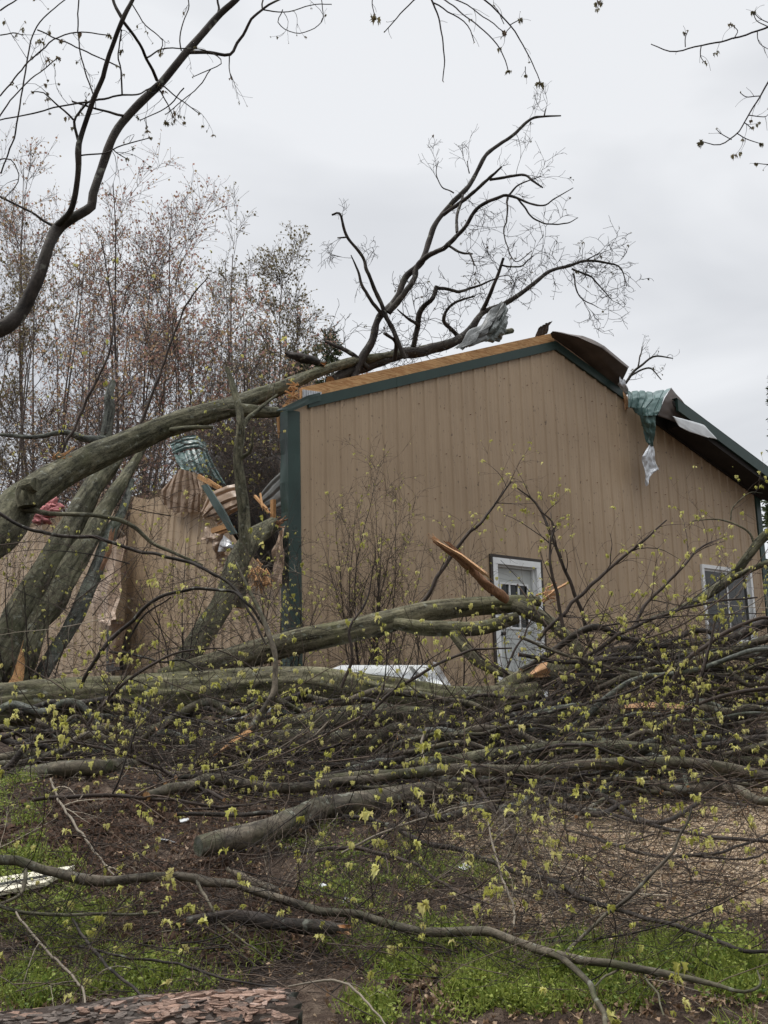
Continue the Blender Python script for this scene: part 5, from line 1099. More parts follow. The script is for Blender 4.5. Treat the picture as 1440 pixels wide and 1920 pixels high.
# ------------------------------------------------------------------ trees behind the building
def far_tree(label, px, toppy, half, Y, seed, stems=4, n1=9, n2=7, n3=5, bud='bud', budp=.62, budsize=(.04, .085), mat='twig_bg', spread=.28, low=.12, r0=.07, group='bare budding trees behind the building', base_py=None, rm=.0052, name='bare_tree'):
    rg = np.random.default_rng(seed)
    t = P(px, toppy, Y); z0 = float(gz(t[0], Y)); H = t[2] - z0; w = half / FPX * Y
    base = np.array([t[0], Y, z0])
    root = empty(name, base); tag(root, label, 'tree', group)
    K = 12; C = np.zeros((stems, K, 3)); R = np.zeros((stems, K))
    for i in range(stems):
        az = 6.28 * (i + rg.uniform(-.3, .3)) / stems; off = np.array([math.cos(az), math.sin(az), 0]) * w * rg.uniform(.3, .95) if stems > 1 else rg.normal(0, w * .15, 3) * [1, 1, 0]
        h = H * rg.uniform(.74, .97)
        f = np.linspace(0, 1, K)[:, None]
        C[i] = base + off * (f ** .8) + np.array([0, 0, 1.0]) * h * f + np.cumsum(rg.normal(0, .012 * H / K * 3, (K, 3)), 0) * [1, 1, .2]
        C[i, 0] = base + off * .12; C[i, 0, 2] = z0 - .1
        R[i] = r0 * rg.uniform(.7, 1.1) * np.linspace(1, .13, K)
    up = (0, 0, .5)
    A1 = .65 * w + .45; B1 = 1.45 * w + .95
    c1, r1 = grow(rg, C, R, n1 + 3, low, 1.0, (A1, B1), (.4, .95), 7, -.10, .2, .5, .006, up, .3)
    c2, r2 = grow(rg, c1, r1, n2 + 1, .12, 1.0, (A1 * .42, B1 * .45), (.4, 1.1), 6, -.08, .28, .55, .0055, (0, 0, .28), .4)
    c3, r3 = grow(rg, c2, r2, n3 + 1, .15, 1.0, (A1 * .22, B1 * .22), (.4, 1.1), 5, -.06, .32, .6, rm, (0, 0, .2), .5)
    mb = MB(); add_tubes(mb, C, R, 8, att=rg.uniform(.2, .8, stems)); mb.build('trunk', M[mat], root, base)
    mb = MB(); add_tubes(mb, c1, r1, 5, att=rg.uniform(.1, .8, len(c1))); add_tubes(mb, c2, r2, 3, att=rg.uniform(.1, .9, len(c2))); add_tubes(mb, c3, r3, 3, att=rg.uniform(.1, 1, len(c3)))
    o = mb.build('crown', M[mat], root, base); o['kind'] = 'stuff'
    if bud:
        pts = np.vstack([c3[:, -1], c3[:, 3], c3[:, 2], c2[:, -1], c2[:, 3]]); pts = pts[rg.uniform(0, 1, len(pts)) < budp]
        pts = pts + rg.normal(0, .03, pts.shape)
        BV = np.array([(0, 0, 0), (.45, .5, .2), (0, 1, 0), (-.45, .5, -.2)]); mb = MB(); n = len(pts)
        add_inst(mb, BV, np.array([(0, 1, 2, 3)]), pts, rand_rot(rg, n, np.array([0, 0, .4]), 1.0), rg.uniform(*budsize, n), att=np.clip(rg.uniform(0, 1) * .4 + rg.uniform(0, .7, n), 0, 1), quads=True)
        o = mb.build('buds', M[bud], root, base); o['kind'] = 'stuff'
    return root
BT = 'bare budding trees behind the building'
far_tree('tall bare tree with reddish buds at the far left, its tip highest of the thicket', 95, 275, 120, 27, 201, 5, 10, 7, 5)
far_tree('bare reddish tree with a rounded crown in the middle of the thicket', 262, 335, 125, 28, 202, 6, 10, 7, 5, low=.2)
far_tree('bare tree with twiggy grey leafless top beside the round reddish tree', 425, 385, 75, 25, 203, 3, 9, 6, 4, bud='bud_green', budp=.25)
far_tree('bare tree with spreading olive buds at the right end of the thicket', 500, 450, 75, 29, 204, 5, 10, 7, 5, bud='bud_green')
for k, (px, ty, hw, Y, st) in enumerate([(10, 390, 100, 24, 5), (175, 400, 90, 33, 5), (380, 560, 100, 23, 5), (345, 420, 90, 34, 4), (560, 590, 70, 32, 4), (610, 655, 60, 35, 3), (-60, 330, 120, 30, 4), (230, 600, 120, 22, 3), (500, 640, 90, 23, 4), (450, 560, 110, 36, 4)]):
    far_tree('bare multi stemmed tree tangled among others in the thicket behind the crushed wall', px, ty, hw, Y, 210 + k, st, 9, 6, 4, bud='bud' if k % 3 else 'bud_green', low=.1, r0=.06)
def conifer(label, px, toppy, half, Y, seed, group='evergreens behind the building'):
    rg = np.random.default_rng(seed); t = P(px, toppy, Y); z0 = float(gz(t[0], Y)); H = t[2] - z0; w = half / FPX * Y; base = np.array([t[0], Y, z0])
    root = empty('evergreen_tree', base); tag(root, label, 'tree', group)
    mb = MB(); f = np.linspace(0, 1, 12)[:, None]; C = (base + np.array([0, 0, 1.0]) * H * f)[None]; add_tubes(mb, C, np.linspace(.14, .02, 12)[None], 8); mb.build('trunk', M['twig_bg'], root, base)
    n = int(70 + H * 12); tt = rg.uniform(.05, 1, n) ** .8; az = rg.uniform(0, 6.28, n); ln = w * (1.05 - tt) ** .8 * rg.uniform(.6, 1.15, n) + .1
    d = np.stack([np.cos(az), np.sin(az), rg.uniform(-.1, .35, n)], 1); p0 = base + np.array([0, 0, 1.0]) * (H * tt)[:, None]
    s = np.linspace(0, 1, 6)[None, :, None]; CC = p0[:, None] + d[:, None] * ln[:, None, None] * s + np.array([0, 0, -.12]) * (s ** 2) * ln[:, None, None]; RR = np.full((n, 6), .012)
    c2, r2 = grow(rg, CC, RR, 9, .15, 1, (.12 * w + .08, .3 * w + .1), (.4, 1.0), 5, 0, .15, .6, .005)
    mb = MB(); add_tubes(mb, CC, RR, 4); add_tubes(mb, c2, r2, 3)
    NV = np.array([(0, 0, 0), (.14, .5, .03), (0, 1, 0), (-.14, .5, -.03)]); pts = np.vstack([c2[:, k] for k in (1, 2, 3, 4)] * 3); m_ = len(pts); dirs = np.vstack([unit(c2[:, 4] - c2[:, 0])] * 12)
    ml = MB(); add_inst(ml, NV, np.array([(0, 1, 2, 3)]), pts, rand_rot(rg, m_, dirs, .45), rg.uniform(.09, .19, m_), att=rg.uniform(0, 1, m_), quads=True)
    o = ml.build('crown', M['conifer'], root, base); o['kind'] = 'stuff'
    o = mb.build('boughs', M['twig_bg'], root, base); o['kind'] = 'stuff'
conifer('olive green evergreen peeking over the left slope of the roof', 612, 632, 70, 38, 301)
conifer('tall evergreen whose tip shows at the right edge above the eave', 1462, 690, 50, 40, 302)
conifer('dark evergreen behind the right corner post under the eave', 1462, 905, 60, 30, 303)
conifer('low evergreen in the gap between thicket and roof', 560, 665, 60, 37, 304)

# ------------------------------------------------------------------ limbs and branches heaped in the yard
def yh(py): return 7.9 + (1500 - py) * .0115
def hp(pts, dY=0.0): return [(x, y, yh(y) + dY, r) for x, y, r in pts]
TW = dict(mat='twig', leaf='leaf', dens=3.0, L=(.3, .9), levels=3, sub=2, leafp=.28, thin=1, rf=.3, wob=.4, grav=.05, bias=(0, -.15, .25))
def B(label, pts, mat='bark_smooth', **k):
    tw = dict(TW); tw.update(k.pop('tw', {}))
    return limb(k.pop('name', 'fallen_branch'), label, 'branch', pts, mat, twigs=tw, lump=k.pop('lump', .08), group='fallen branches heaped in the yard', **k)
B('smooth brown branch running level across the heap, lowest of the thick ones', [(600, 1462, 7.90, 7.68), (720, 1456, 7.90, 9.60), (845, 1445, 7.95, 10.56), (945, 1448, 7.95, 10.56), (1045, 1445, 8.00, 10.56), (1145, 1434, 8.10, 10.56), (1270, 1432, 8.20, 10.56), (1345, 1440, 8.20, 11.52), (1440, 1458, 8.20, 11.52), (1560, 1490, 8.10, 10.56)])
B('smooth greenish branch bowed up just above the lowest brown one', [(760, 1432, 8.30, 8.64), (815, 1425, 8.30, 11.52), (920, 1415, 8.35, 12.48), (1020, 1407, 8.40, 12.48), (1095, 1397, 8.50, 12.48), (1170, 1400, 8.60, 11.52), (1245, 1410, 8.70, 11.52), (1345, 1425, 8.70, 9.60), (1450, 1430, 8.70, 6.72)], 'bark_green')
B('pale smooth branch arching over the greenish one and diving right', hp([(780, 1422, 4), (820, 1405, 6), (920, 1375, 6), (1020, 1370, 6.5), (1120, 1387, 6.5), (1220, 1415, 6), (1275, 1440, 5), (1290, 1475, 3)], -.25), 'bark_grey')
r, b, rg, p = B('branch ending in a long strip of pale torn wood at the right', hp([(900, 1395, 5), (990, 1362, 10), (1045, 1342, 12), (1120, 1334, 12), (1175, 1332, 12), (1240, 1330, 11), (1280, 1332, 9)], -.1))
split_face(r, b, ([(1168, 1322, 9.55), (1215, 1316, 9.5), (1270, 1320, 9.5)], [(1172, 1334, 9.55), (1220, 1334, 9.5), (1282, 1336, 9.5)], [(1170, 1328, 9.5), (1218, 1326, 9.45), (1276, 1329, 9.45)]), 'splinter_pale')
B('thin dark branch crossing the heap from lower left to upper right', hp([(560, 1465, 4), (720, 1432, 5), (820, 1400, 5), (920, 1375, 5), (1020, 1325, 5), (1080, 1295, 4), (1160, 1230, 3)], -.3), 'bark_dark')
B('thin dark twisted branch close below the crossing one', hp([(600, 1440, 4), (700, 1425, 4.5), (800, 1395, 5), (900, 1362, 5), (960, 1345, 5), (1040, 1300, 4), (1100, 1240, 3), (1180, 1190, 2)], -.15), 'bark_dark')
B('crooked branch rising to the right edge from the end of the heap', hp([(1200, 1440, 6), (1295, 1428, 8), (1370, 1410, 8.5), (1440, 1392, 8), (1560, 1360, 7)], -.1))
B('dark limb lying flat in front of the door and window wall', [(990, 1262, 10.4, 5.6), (1060, 1250, 10.5, 7.2), (1100, 1245, 10.5, 8), (1170, 1232, 10.6, 7.2), (1300, 1230, 10.7, 6.4), (1440, 1240, 10.7, 5.6), (1550, 1250, 10.7, 4)], 'bark_dark')
B('second dark limb lying a little above the flat one', [(1080, 1262, 10.2, 5.6), (1180, 1250, 10.3, 5.6), (1280, 1242, 10.4, 5.6), (1330, 1240, 10.4, 4.8), (1480, 1215, 10.5, 4)], 'bark_dark')
B('brown branch with a bent knee left of the lowest thick branch', [(275, 1493, 7.60, 8.64), (330, 1478, 7.70, 9.60), (390, 1461, 7.80, 10.56), (450, 1470, 7.80, 10.56), (550, 1476, 7.75, 9.60), (650, 1461, 7.80, 8.64), (740, 1455, 7.85, 7.68)], 'bark_smooth')
B('dark branch lying just above the knee shaped one', hp([(330, 1458, 4), (450, 1450, 6), (525, 1432, 6.5), (625, 1435, 6), (720, 1435, 6), (830, 1440, 5), (960, 1430, 3)], -.2), 'bark_dark')
B('long thin dark branch dipping from the bank to the gravel', [(330, 1527, 7.3, 3.6), (450, 1527, 7.3, 4.32), (545, 1522, 7.35, 4.32), (645, 1530, 7.25, 4.32), (720, 1545, 7.1, 4.32), (795, 1578, 6.75, 4.68), (870, 1596, 6.55, 5.04), (960, 1630, 6.25, 5.04), (1045, 1652, 6.1, 5.04), (1100, 1690, 5.8, 5.04), (1155, 1706, 5.7, 4.68), (1220, 1725, 5.6, 4.32), (1295, 1746, 5.5, 4.32), (1385, 1780, 5.3, 3.96), (1440, 1782, 5.25, 3.6), (1560, 1780, 5.2, 2.88)], 'bark_dark', tw=dict(dens=2.5, leafp=.3, L=(.2, .6)))
B('thin branch arching over the gravel near the top of the patch', [(1000, 1485, 7.9, 2.88), (1035, 1502, 7.7, 3.6), (1120, 1521, 7.5, 3.6), (1220, 1545, 7.2, 3.6), (1320, 1566, 7.0, 3.6), (1420, 1577, 6.9, 3.6), (1540, 1575, 6.9, 2.88)], 'bark_dark', tw=dict(dens=2, leafp=.25, L=(.2, .6)))
B('thin forked branch lying across the middle of the gravel', [(1060, 1555, 7.05, 2.16), (1110, 1570, 6.95, 2.88), (1170, 1591, 6.75, 3.24), (1245, 1605, 6.6, 3.24), (1330, 1602, 6.6, 2.88), (1390, 1585, 6.7, 2.59), (1440, 1566, 6.8, 2.16), (1520, 1540, 6.9, 1.44)], 'bark_dark', branches=[[(1300, 1604, 6.6, 2.45), (1370, 1611, 6.55, 2.16), (1410, 1608, 6.55, 2.16), (1460, 1590, 6.6, 1.44)]], tw=dict(dens=2, leafp=.2, L=(.2, .5)))
B('long bare brown branch stretching across the foreground from the left edge', [(-90, 1598, 5.3, 9.6), (0, 1612, 5.3, 9.6), (100, 1627, 5.3, 8.8), (165, 1641, 5.28, 10.4), (235, 1646, 5.28, 8.8), (350, 1648, 5.28, 8), (372, 1651, 5.28, 9.6), (450, 1666, 5.2, 7.6), (550, 1692, 5.1, 8), (650, 1716, 5.0, 7.6), (720, 1731, 4.95, 8), (800, 1743, 4.9, 8.8), (895, 1748, 4.9, 8.8), (960, 1763, 4.85, 8), (1022, 1783, 4.8, 8.8), (1075, 1797, 4.8, 8), (1145, 1813, 4.75, 7.6), (1260, 1831, 4.7, 6.4), (1345, 1846, 4.65, 4.4), (1395, 1858, 4.65, 3.2), (1426, 1846, 4.65, 2.4), (1420, 1820, 4.65, 1.6)], 'bark_smooth', S=14, n=120, lump=.07,
  branches=[[(1026, 1784, 4.78, 6.4), (1055, 1800, 4.7, 6.4), (1085, 1824, 4.6, 6), (1115, 1862, 4.45, 5.6), (1135, 1920, 4.25, 4.8), (1150, 2000, 4.1, 4)], [(1058, 1790, 4.78, 3.2), (1090, 1755, 4.8, 3.36), (1135, 1715, 4.85, 3.52), (1190, 1672, 4.9, 3.52), (1250, 1610, 5, 3.2), (1285, 1550, 5.05, 2.72), (1297, 1515, 5.1, 1.6)], [(48, 1630, 5.28, 4), (46, 1652, 5.2, 4), (40, 1675, 5.15, 3.6), (15, 1692, 5.1, 3.2), (-20, 1700, 5.1, 2.4)], [(370, 1652, 5.26, 3.6), (378, 1676, 5.2, 3.2), (398, 1705, 5.1, 2.88), (415, 1730, 5.05, 2.4), (450, 1760, 4.95, 1.92), (500, 1795, 4.8, 1.28)], [(1205, 1825, 4.72, 2.4), (1230, 1860, 4.6, 2.08), (1245, 1905, 4.5, 1.6)], [(1160, 1818, 4.74, 2.4), (1130, 1835, 4.7, 2.08), (1115, 1850, 4.65, 1.44)]],
  tw=dict(dens=1.6, leafp=.4, L=(.15, .55), thin=.02, rf=.25, leafsize=(.018, .034)))
B('thin smooth branch lying near the lower left corner under the long one', [(-40, 1685, 5.1, 3.2), (0, 1696, 5.05, 3.36), (50, 1712, 5.0, 3.36), (150, 1717, 5.0, 3.2), (230, 1714, 5.0, 2.88), (300, 1711, 5.0, 2.4)], 'bark_green', tw=dict(dens=1, leafp=.3, L=(.1, .3)))
B('thin dark stick slanting down through the lower left weeds', [(135, 1722, 5.0, 2.4), (160, 1762, 4.85, 3.2), (200, 1811, 4.65, 3.2), (250, 1855, 4.5, 2.88), (290, 1890, 4.35, 2.4)], 'bark_dark', tw=dict(dens=1, leafp=.3, L=(.1, .3)))
B('thin dark stick lying level in the lower left weeds', [(150, 1775, 4.85, 2.08), (190, 1783, 4.8, 2.4), (250, 1797, 4.75, 2.56), (350, 1812, 4.7, 2.72), (430, 1838, 4.6, 2.4), (520, 1850, 4.55, 1.6)], 'bark_dark', tw=dict(dens=1.5, leafp=.5, L=(.1, .4)))
r, b, rg, p = limb('broken_log', 'brown rotten log half sunk in the dirt with a pale peeled end at its left', 'log', [(352, 1727, 5.35, 8), (400, 1724, 5.38, 10.4), (440, 1726, 5.38, 12), (510, 1735, 5.35, 12.8), (580, 1740, 5.33, 12.8), (640, 1742, 5.33, 9.6)], 'bark_dark', S=24, lump=.14, jag=.05, n=30, endmat='splinter_pale')
split_face(r, b, ([(356, 1722, 5.28), (385, 1717, 5.28), (410, 1718, 5.28)], [(352, 1733, 5.28), (380, 1732, 5.28), (408, 1729, 5.28)], [(353, 1728, 5.26), (382, 1724, 5.26), (409, 1724, 5.26)]), 'splinter_pale')
limb('broken_log', 'short grey brown stick like log pointing up left on the dirt bank', 'log', [(428, 1630, 6.05, 4.8), (450, 1640, 6.0, 6.8), (485, 1655, 5.9, 7.2), (525, 1670, 5.8, 5.6)], 'bark_smooth', S=16, n=16, lump=.12, jag=.02)
r, b, rg, p = B('broken branch hanging down in front of the thick trunk with an orange split tip', [(440, 1050, 9.3, 1.86), (470, 1110, 9.2, 3.1), (492, 1160, 9.1, 4.34), (508, 1200, 9.0, 4.96), (516, 1240, 8.95, 4.96), (516, 1285, 8.9, 5.58), (502, 1325, 8.85, 6.82), (475, 1362, 8.8, 8.06), (445, 1392, 8.75, 6.2), (405, 1417, 8.7, 2.48)], 'bark_smooth', tw=dict(dens=2, thin=1), S=16)
split_face(r, b, ([(466, 1366, 8.72), (440, 1382, 8.68), (400, 1417, 8.62)], [(466, 1386, 8.72), (432, 1403, 8.68), (398, 1420, 8.62)], [(467, 1376, 8.69), (436, 1392, 8.65), (399, 1418, 8.6)]), 'splinter')
B('forked dark bough curving in front of the left wall toward the split branch', [(150, 1290, 9.6, 3.72), (160, 1270, 9.6, 3.72), (195, 1215, 9.5, 4.03), (240, 1170, 9.5, 3.72), (290, 1125, 9.4, 3.41), (350, 1108, 9.4, 3.1), (430, 1107, 9.3, 2.79), (460, 1130, 9.2, 2.79), (495, 1170, 9.15, 2.48), (515, 1210, 9.1, 1.86)], 'bark_dark',
  branches=[[(205, 1222, 9.5, 2.48), (245, 1226, 9.5, 2.48), (300, 1240, 9.4, 2.17), (345, 1238, 9.4, 1.86), (380, 1260, 9.3, 1.24)], [(240, 1200, 9.5, 2.17), (270, 1155, 9.5, 1.86), (320, 1120, 9.4, 1.55)]], tw=dict(thin=1, dens=3.5, leafp=.35), S=10)
B('thin dark bough sweeping across the leaning trunks to the right', [(-30, 945, 10.7, 3.2), (40, 985, 10.7, 3.2), (105, 1003, 10.7, 3.36), (185, 1010, 10.6, 3.36), (240, 1030, 10.6, 3.2), (300, 1040, 10.5, 3.2), (365, 1058, 10.4, 3.2), (430, 1095, 10.3, 2.8), (470, 1150, 10.2, 2.4), (500, 1210, 10.1, 1.6)], 'bark_dark', tw=dict(thin=1, dens=4, leafp=.3))
B('stout branch with forked end slanting down across the window', [(1560, 905, 12.2, 8.8), (1440, 1005, 12.4, 8.8), (1410, 1040, 12.4, 8.4), (1370, 1085, 12.5, 8.8), (1335, 1108, 12.6, 8.8), (1310, 1122, 12.6, 7.2), (1270, 1140, 12.6, 4.8), (1220, 1160, 12.6, 3.2)], 'bark_green', branches=[[(1375, 1083, 12.4, 5.6), (1400, 1072, 12.3, 5.6), (1440, 1055, 12.2, 5.6), (1520, 1030, 12.2, 4.8)], [(1418, 1030, 12.4, 2.4), (1405, 1000, 12.4, 2.08), (1380, 985, 12.4, 1.76), (1345, 973, 12.4, 1.44), (1298, 977, 12.4, 0.8)], [(1370, 975, 12.4, 1.28), (1375, 950, 12.4, 1.12), (1405, 925, 12.4, 0.96), (1430, 925, 12.4, 0.64)]], tw=dict(thin=1, dens=2.5, leafp=.5, wall=True))
r, b, rg, p = limb('split_pole', 'long splintered reddish pole of split wood leaning up left of the door', 'split wood', [(812, 1015, 11.0, 1.5), (835, 1031, 11.0, 3.5), (870, 1056, 11.05, 6), (905, 1085, 11.1, 8), (935, 1112, 11.15, 9), (950, 1125, 11.2, 8)], 'rotwood', S=14, lump=.2, n=30, endmat='splinter_pale')
split_face(r, b, ([(816, 1012, 10.95), (866, 1038, 10.95), (912, 1072, 11.0)], [(817, 1016, 10.95), (864, 1045, 10.95), (910, 1081, 11.0)], [(817, 1014, 10.92), (865, 1041, 10.92), (911, 1076, 10.97)]), 'splinter_pale')
splinters(r, b, rg, P(822, 1020, 11), P(812, 1012, 11) - P(850, 1042, 11), 10, .16, .035, 'splinter_pale', spread=.12)
splinters(r, b, rg, P(890, 1062, 10.98), P(850, 1030, 10.95) - P(900, 1070, 10.95), 12, .5, .05, 'rotwood', 'split_fibre', spread=.06)
for label, pts in [
    ('slender leafy branch arching up across the wall left of the door', [(700, 1200, 11.3, 5), (795, 1125, 11.4, 4), (845, 1040, 11.5, 3.5), (910, 970, 11.6, 2.6), (960, 900, 11.7, 1.4)]),
    ('slender leafy branch curving over the door from its right', [(1110, 1220, 11.2, 4), (1080, 1120, 11.2, 3.5), (1035, 1010, 11.2, 3), (1010, 950, 11.3, 2.2), (970, 915, 11.3, 1.2)]),
    ('slender leafy branch standing upright just right of the door', [(1060, 1210, 10.9, 4), (1045, 1120, 10.9, 3.2), (1030, 1050, 10.9, 2.6), (1036, 985, 11, 2), (1010, 955, 11, 1.2)]),
    ('yellow leaved branch reaching up right between door and window', [(1010, 1200, 11, 4), (1085, 1120, 11.1, 3.5), (1150, 1060, 11.2, 3), (1200, 1020, 11.2, 2.2), (1250, 975, 11.2, 1.2)]),
    ('yellow leaved branch spraying up left of the window', [(1180, 1250, 10.6, 4), (1200, 1150, 10.7, 3.4), (1265, 1080, 10.8, 2.6), (1310, 1030, 10.9, 2), (1350, 1010, 11, 1.2)]),
    ('dense yellow leaved branch low in front of the wall below the window', [(1040, 1290, 10.2, 4), (1130, 1210, 10.2, 4), (1230, 1160, 10.3, 3), (1330, 1130, 10.4, 2.4), (1420, 1120, 10.5, 1.4)]),
    ('arched leafy branch at the right edge over the heap', [(1230, 1340, 9.4, 5), (1290, 1240, 9.5, 4.5), (1370, 1180, 9.6, 4), (1440, 1160, 9.6, 3), (1530, 1180, 9.6, 2)]),
    ('thin upright dark branch with few leaves near the right of the heap', [(1290, 1400, 9.0, 4), (1300, 1340, 9.0, 3.6), (1312, 1280, 9.0, 3), (1330, 1210, 9.1, 2.4), (1345, 1150, 9.1, 1.4)]),
    ('leafy branch bending over the middle of the thick trunk', [(620, 1420, 9.0, 4), (700, 1330, 9.2, 3.6), (790, 1262, 9.3, 3), (880, 1220, 9.4, 2.4), (960, 1215, 9.4, 1.4)]),
    ('leafy branch rising over the left part of the thick trunk', [(120, 1440, 8.9, 4), (170, 1350, 9.1, 3.5), (250, 1270, 9.2, 3), (330, 1225, 9.3, 2.2), (420, 1215, 9.3, 1.2)]),
    ('leafy branch fanning over the dirt bank at left', [(420, 1500, 8.0, 4), (320, 1450, 7.9, 3.5), (220, 1410, 7.8, 3), (120, 1390, 7.8, 2.2), (30, 1400, 7.7, 1.2)]),
    ('thin grey branch hanging in front of the flat board', [(640, 1290, 9.6, 3), (660, 1235, 9.6, 3), (655, 1180, 9.6, 2.6), (690, 1120, 9.7, 2), (700, 1060, 9.7, 1.2)]),
    ('leafy branch trailing down over the gravel edge', [(860, 1440, 8.3, 4), (930, 1520, 7.4, 3.6), (990, 1600, 6.6, 3), (1030, 1660, 6.1, 2.4), (1060, 1720, 5.7, 1.4)]),
    ('leafy branch lying across the dark weeds under the heap', [(560, 1600, 6.8, 4), (660, 1590, 6.8, 4), (770, 1620, 6.5, 3.5), (850, 1670, 6.1, 2.6), (930, 1700, 5.9, 1.6)]),
    ('bare thin branch with a sharp hook above the left end of the pile', [(60, 1500, 7.6, 4), (180, 1490, 7.6, 4), (300, 1498, 7.6, 3.4), (420, 1512, 7.5, 2.6), (520, 1500, 7.5, 1.6)])]:
    B(label, pts, 'twig', tw=dict(dens=5, leafp=.5, L=(.25, .75), rf=.5, wall=True, bias=(0, -.1, .35)))
for label, pts in [
    ('pale peeled vine curling down the middle of the heap', [(800, 1368, 8.6, 2), (790, 1395, 8.5, 2.6), (800, 1440, 8.0, 2.6), (812, 1475, 7.9, 2.4), (812, 1510, 7.6, 1.6)]),
    ('pale grey vine trailing from the left weeds to the bottom edge', [(30, 1710, 5.0, 2), (60, 1750, 4.85, 2.4), (110, 1805, 4.65, 2.6), (150, 1850, 4.5, 2.6), (165, 1895, 4.35, 2)]),
    ('pale vine looping down to the lower right of the bark log', [(540, 1850, 4.5, 1.6), (600, 1838, 4.55, 2.4), (650, 1845, 4.5, 2.4), (690, 1880, 4.4, 2.2), (730, 1930, 4.2, 1.6)]),
    ('pale dry stalk standing over the gravel edge', [(965, 1740, 5.1, 2), (962, 1700, 5.2, 2.4), (940, 1640, 5.4, 2.4), (922, 1580, 5.6, 2), (915, 1540, 5.7, 1.2)]),
    ('pale thin cane lying diagonally over the dirt bank', [(95, 1460, 7.4, 2), (110, 1500, 7.2, 2.4), (150, 1560, 6.8, 2.4), (190, 1610, 6.4, 2), (225, 1660, 6.1, 1.2)]),
    ('pale slender stem bent in an arc over the dark weeds', [(640, 1600, 6.2, 2), (720, 1560, 6.3, 2.2), (800, 1532, 6.4, 2), (880, 1510, 6.6, 1.6), (940, 1500, 6.7, 1)])]:
    B(label, pts, 'twig_pale', tw=dict(mat='twig_pale', dens=3, leafp=.12, L=(.1, .4), rf=.6))

# ---- shrubs in front of the gable wall
def shrub(label, px, py, Y, tops, seed, leafp=.12):
    rg = np.random.default_rng(seed); base = P(px, py, Y); base[2] = float(gz(base[0], base[1])); root = empty('shrub', base); tag(root, label, 'shrub')
    paths = []; mb = MB()
    for tx, ty, dy in tops:
        e = P(tx, ty, Y + dy); s = base + np.array([rg.normal(0, .12), rg.normal(0, .05), 0]); mid = (s + e) / 2 + np.array([rg.normal(0, .10), rg.normal(0, .08), .05])
        p = smooth_path([[*s, .010], [*mid, .007], [*e, .0015]], 22); p[1:-1, :3] += np.cumsum(rg.normal(0, .006, (20, 3)), 0); paths.append(p)
    add_tubes(mb, np.array([p[:, :3] for p in paths]), np.array([p[:, 3] for p in paths]), 6, att=rg.uniform(0, 1, len(paths))); mb.build('stems', M['twig'], root, base)
    attach_twigs(root, base, rg, paths, mat='twig', leaf='leaf', leafp=leafp, leafsize=(.014, .028), dens=6, L=(.2, .7), levels=3, sub=3, rf=.55, wob=.3, bias=(0, 0, .4), t0=.2, wall=True, rmin=.0016)
shrub('bare twiggy shrub fanning up in front of the tan wall beside the green corner post', 690, 1215, 12.3, [(590, 985, 0), (630, 960, .1), (668, 935, 0), (700, 905, .1), (716, 862, 0), (735, 905, 0), (760, 935, .1), (770, 1000, 0), (800, 1010, .1), (645, 1010, 0), (690, 960, 0), (720, 960, .1), (610, 1060, 0)], 401)
shrub('low twiggy shrub behind the slanting mossy trunk in front of the wall', 800, 1260, 11.9, [(830, 1060, 0), (870, 1010, 0), (760, 1080, 0), (900, 1080, 0), (720, 1120, 0), (640, 1140, .1)], 402)
shrub('yellow budded shrub growing at the foot of the green corner post', 520, 1290, 11.6, [(440, 1080, 0), (480, 1060, 0), (520, 1040, 0), (560, 1050, .1), (600, 1090, 0), (400, 1120, 0), (620, 1130, 0)], 403, .22)
shrub('leafy shrub in front of the left wall below the peaked siding', 330, 1290, 11.4, [(265, 1040, 0), (350, 985, .1), (410, 1050, 0), (300, 1090, 0)], 404, .2)
shrub('twiggy shrub against the far left wall under the bent trunk', 60, 1330, 10.9, [(10, 1010, 0), (50, 1040, 0), (90, 1080, 0), (-20, 1060, 0), (130, 1150, 0), (30, 1140, 0)], 405, .12)

# ---- thinner fallen branches, many alike, and the finest brush
def region_branches(label, group, n, box, Yr, seed, L=(.8, 2.2), r=(.004, .011), leafp=.5, dirz=.25, dens=4, wall=False, pale=.12, mat='twig', deep=None):
    rg = np.random.default_rng(seed)
    for i in range(n):
        px, py = rg.uniform(box[0], box[2]), rg.uniform(box[1], box[3]); Y = deep(py) + rg.uniform(*Yr) if deep else rg.uniform(*Yr)
        c = P(px, py, Y); d = unit(np.array([rg.choice([-1, 1]) * rg.uniform(.5, 1), rg.normal(0, .45), rg.normal(dirz * .4, dirz)])); ln = rg.uniform(*L); K = 7
        C = np.zeros((K, 3)); C[0] = c - d * ln * .5; cu = rg.normal(0, .28, 3)
        for k in range(1, K): d = unit(d + (cu + rg.normal(0, .25, 3)) * .33); C[k] = C[k - 1] + d * ln / (K - 1)
        C = clamp_ground(C, .02)
        if wall: C = clamp_wall(C)
        rr = rg.uniform(*r); path = smooth_path(np.column_stack([C, rr * np.linspace(1, .25, K)]), 22)
        base = path[0, :3].copy(); mb = MB(); add_tubes(mb, path[None, :, :3], path[None, :, 3], 6, att=[rg.uniform(0, 1)])
        m_ = 'twig_pale' if rg.uniform() < pale else mat
        o = mb.build('fallen_branch', M[m_], None, base); tag(o, label, 'branch', group)
        attach_twigs(o, base, rg, [path], mat=m_, leaf='leaf', leafp=leafp * rg.uniform(.3, 1.4), leafsize=(.018, .036), dens=dens, L=(.2, .65), levels=2, sub=2, rf=.5, wob=.4, wall=wall, bias=(0, -.05, .2), rmin=.0014)
region_branches('thin leafy branch tangled in the middle of the brush heap', 'thin branches in the brush heap', 45, (250, 1330, 1440, 1500), (-.5, .3), 501, leafp=.34, deep=yh)
region_branches('thin yellow leaved branch in the brush between the door and the window', 'thin branches under the window', 42, (1060, 1140, 1440, 1370), (9.6, 11.4), 502, leafp=.65, dirz=.5, wall=True)
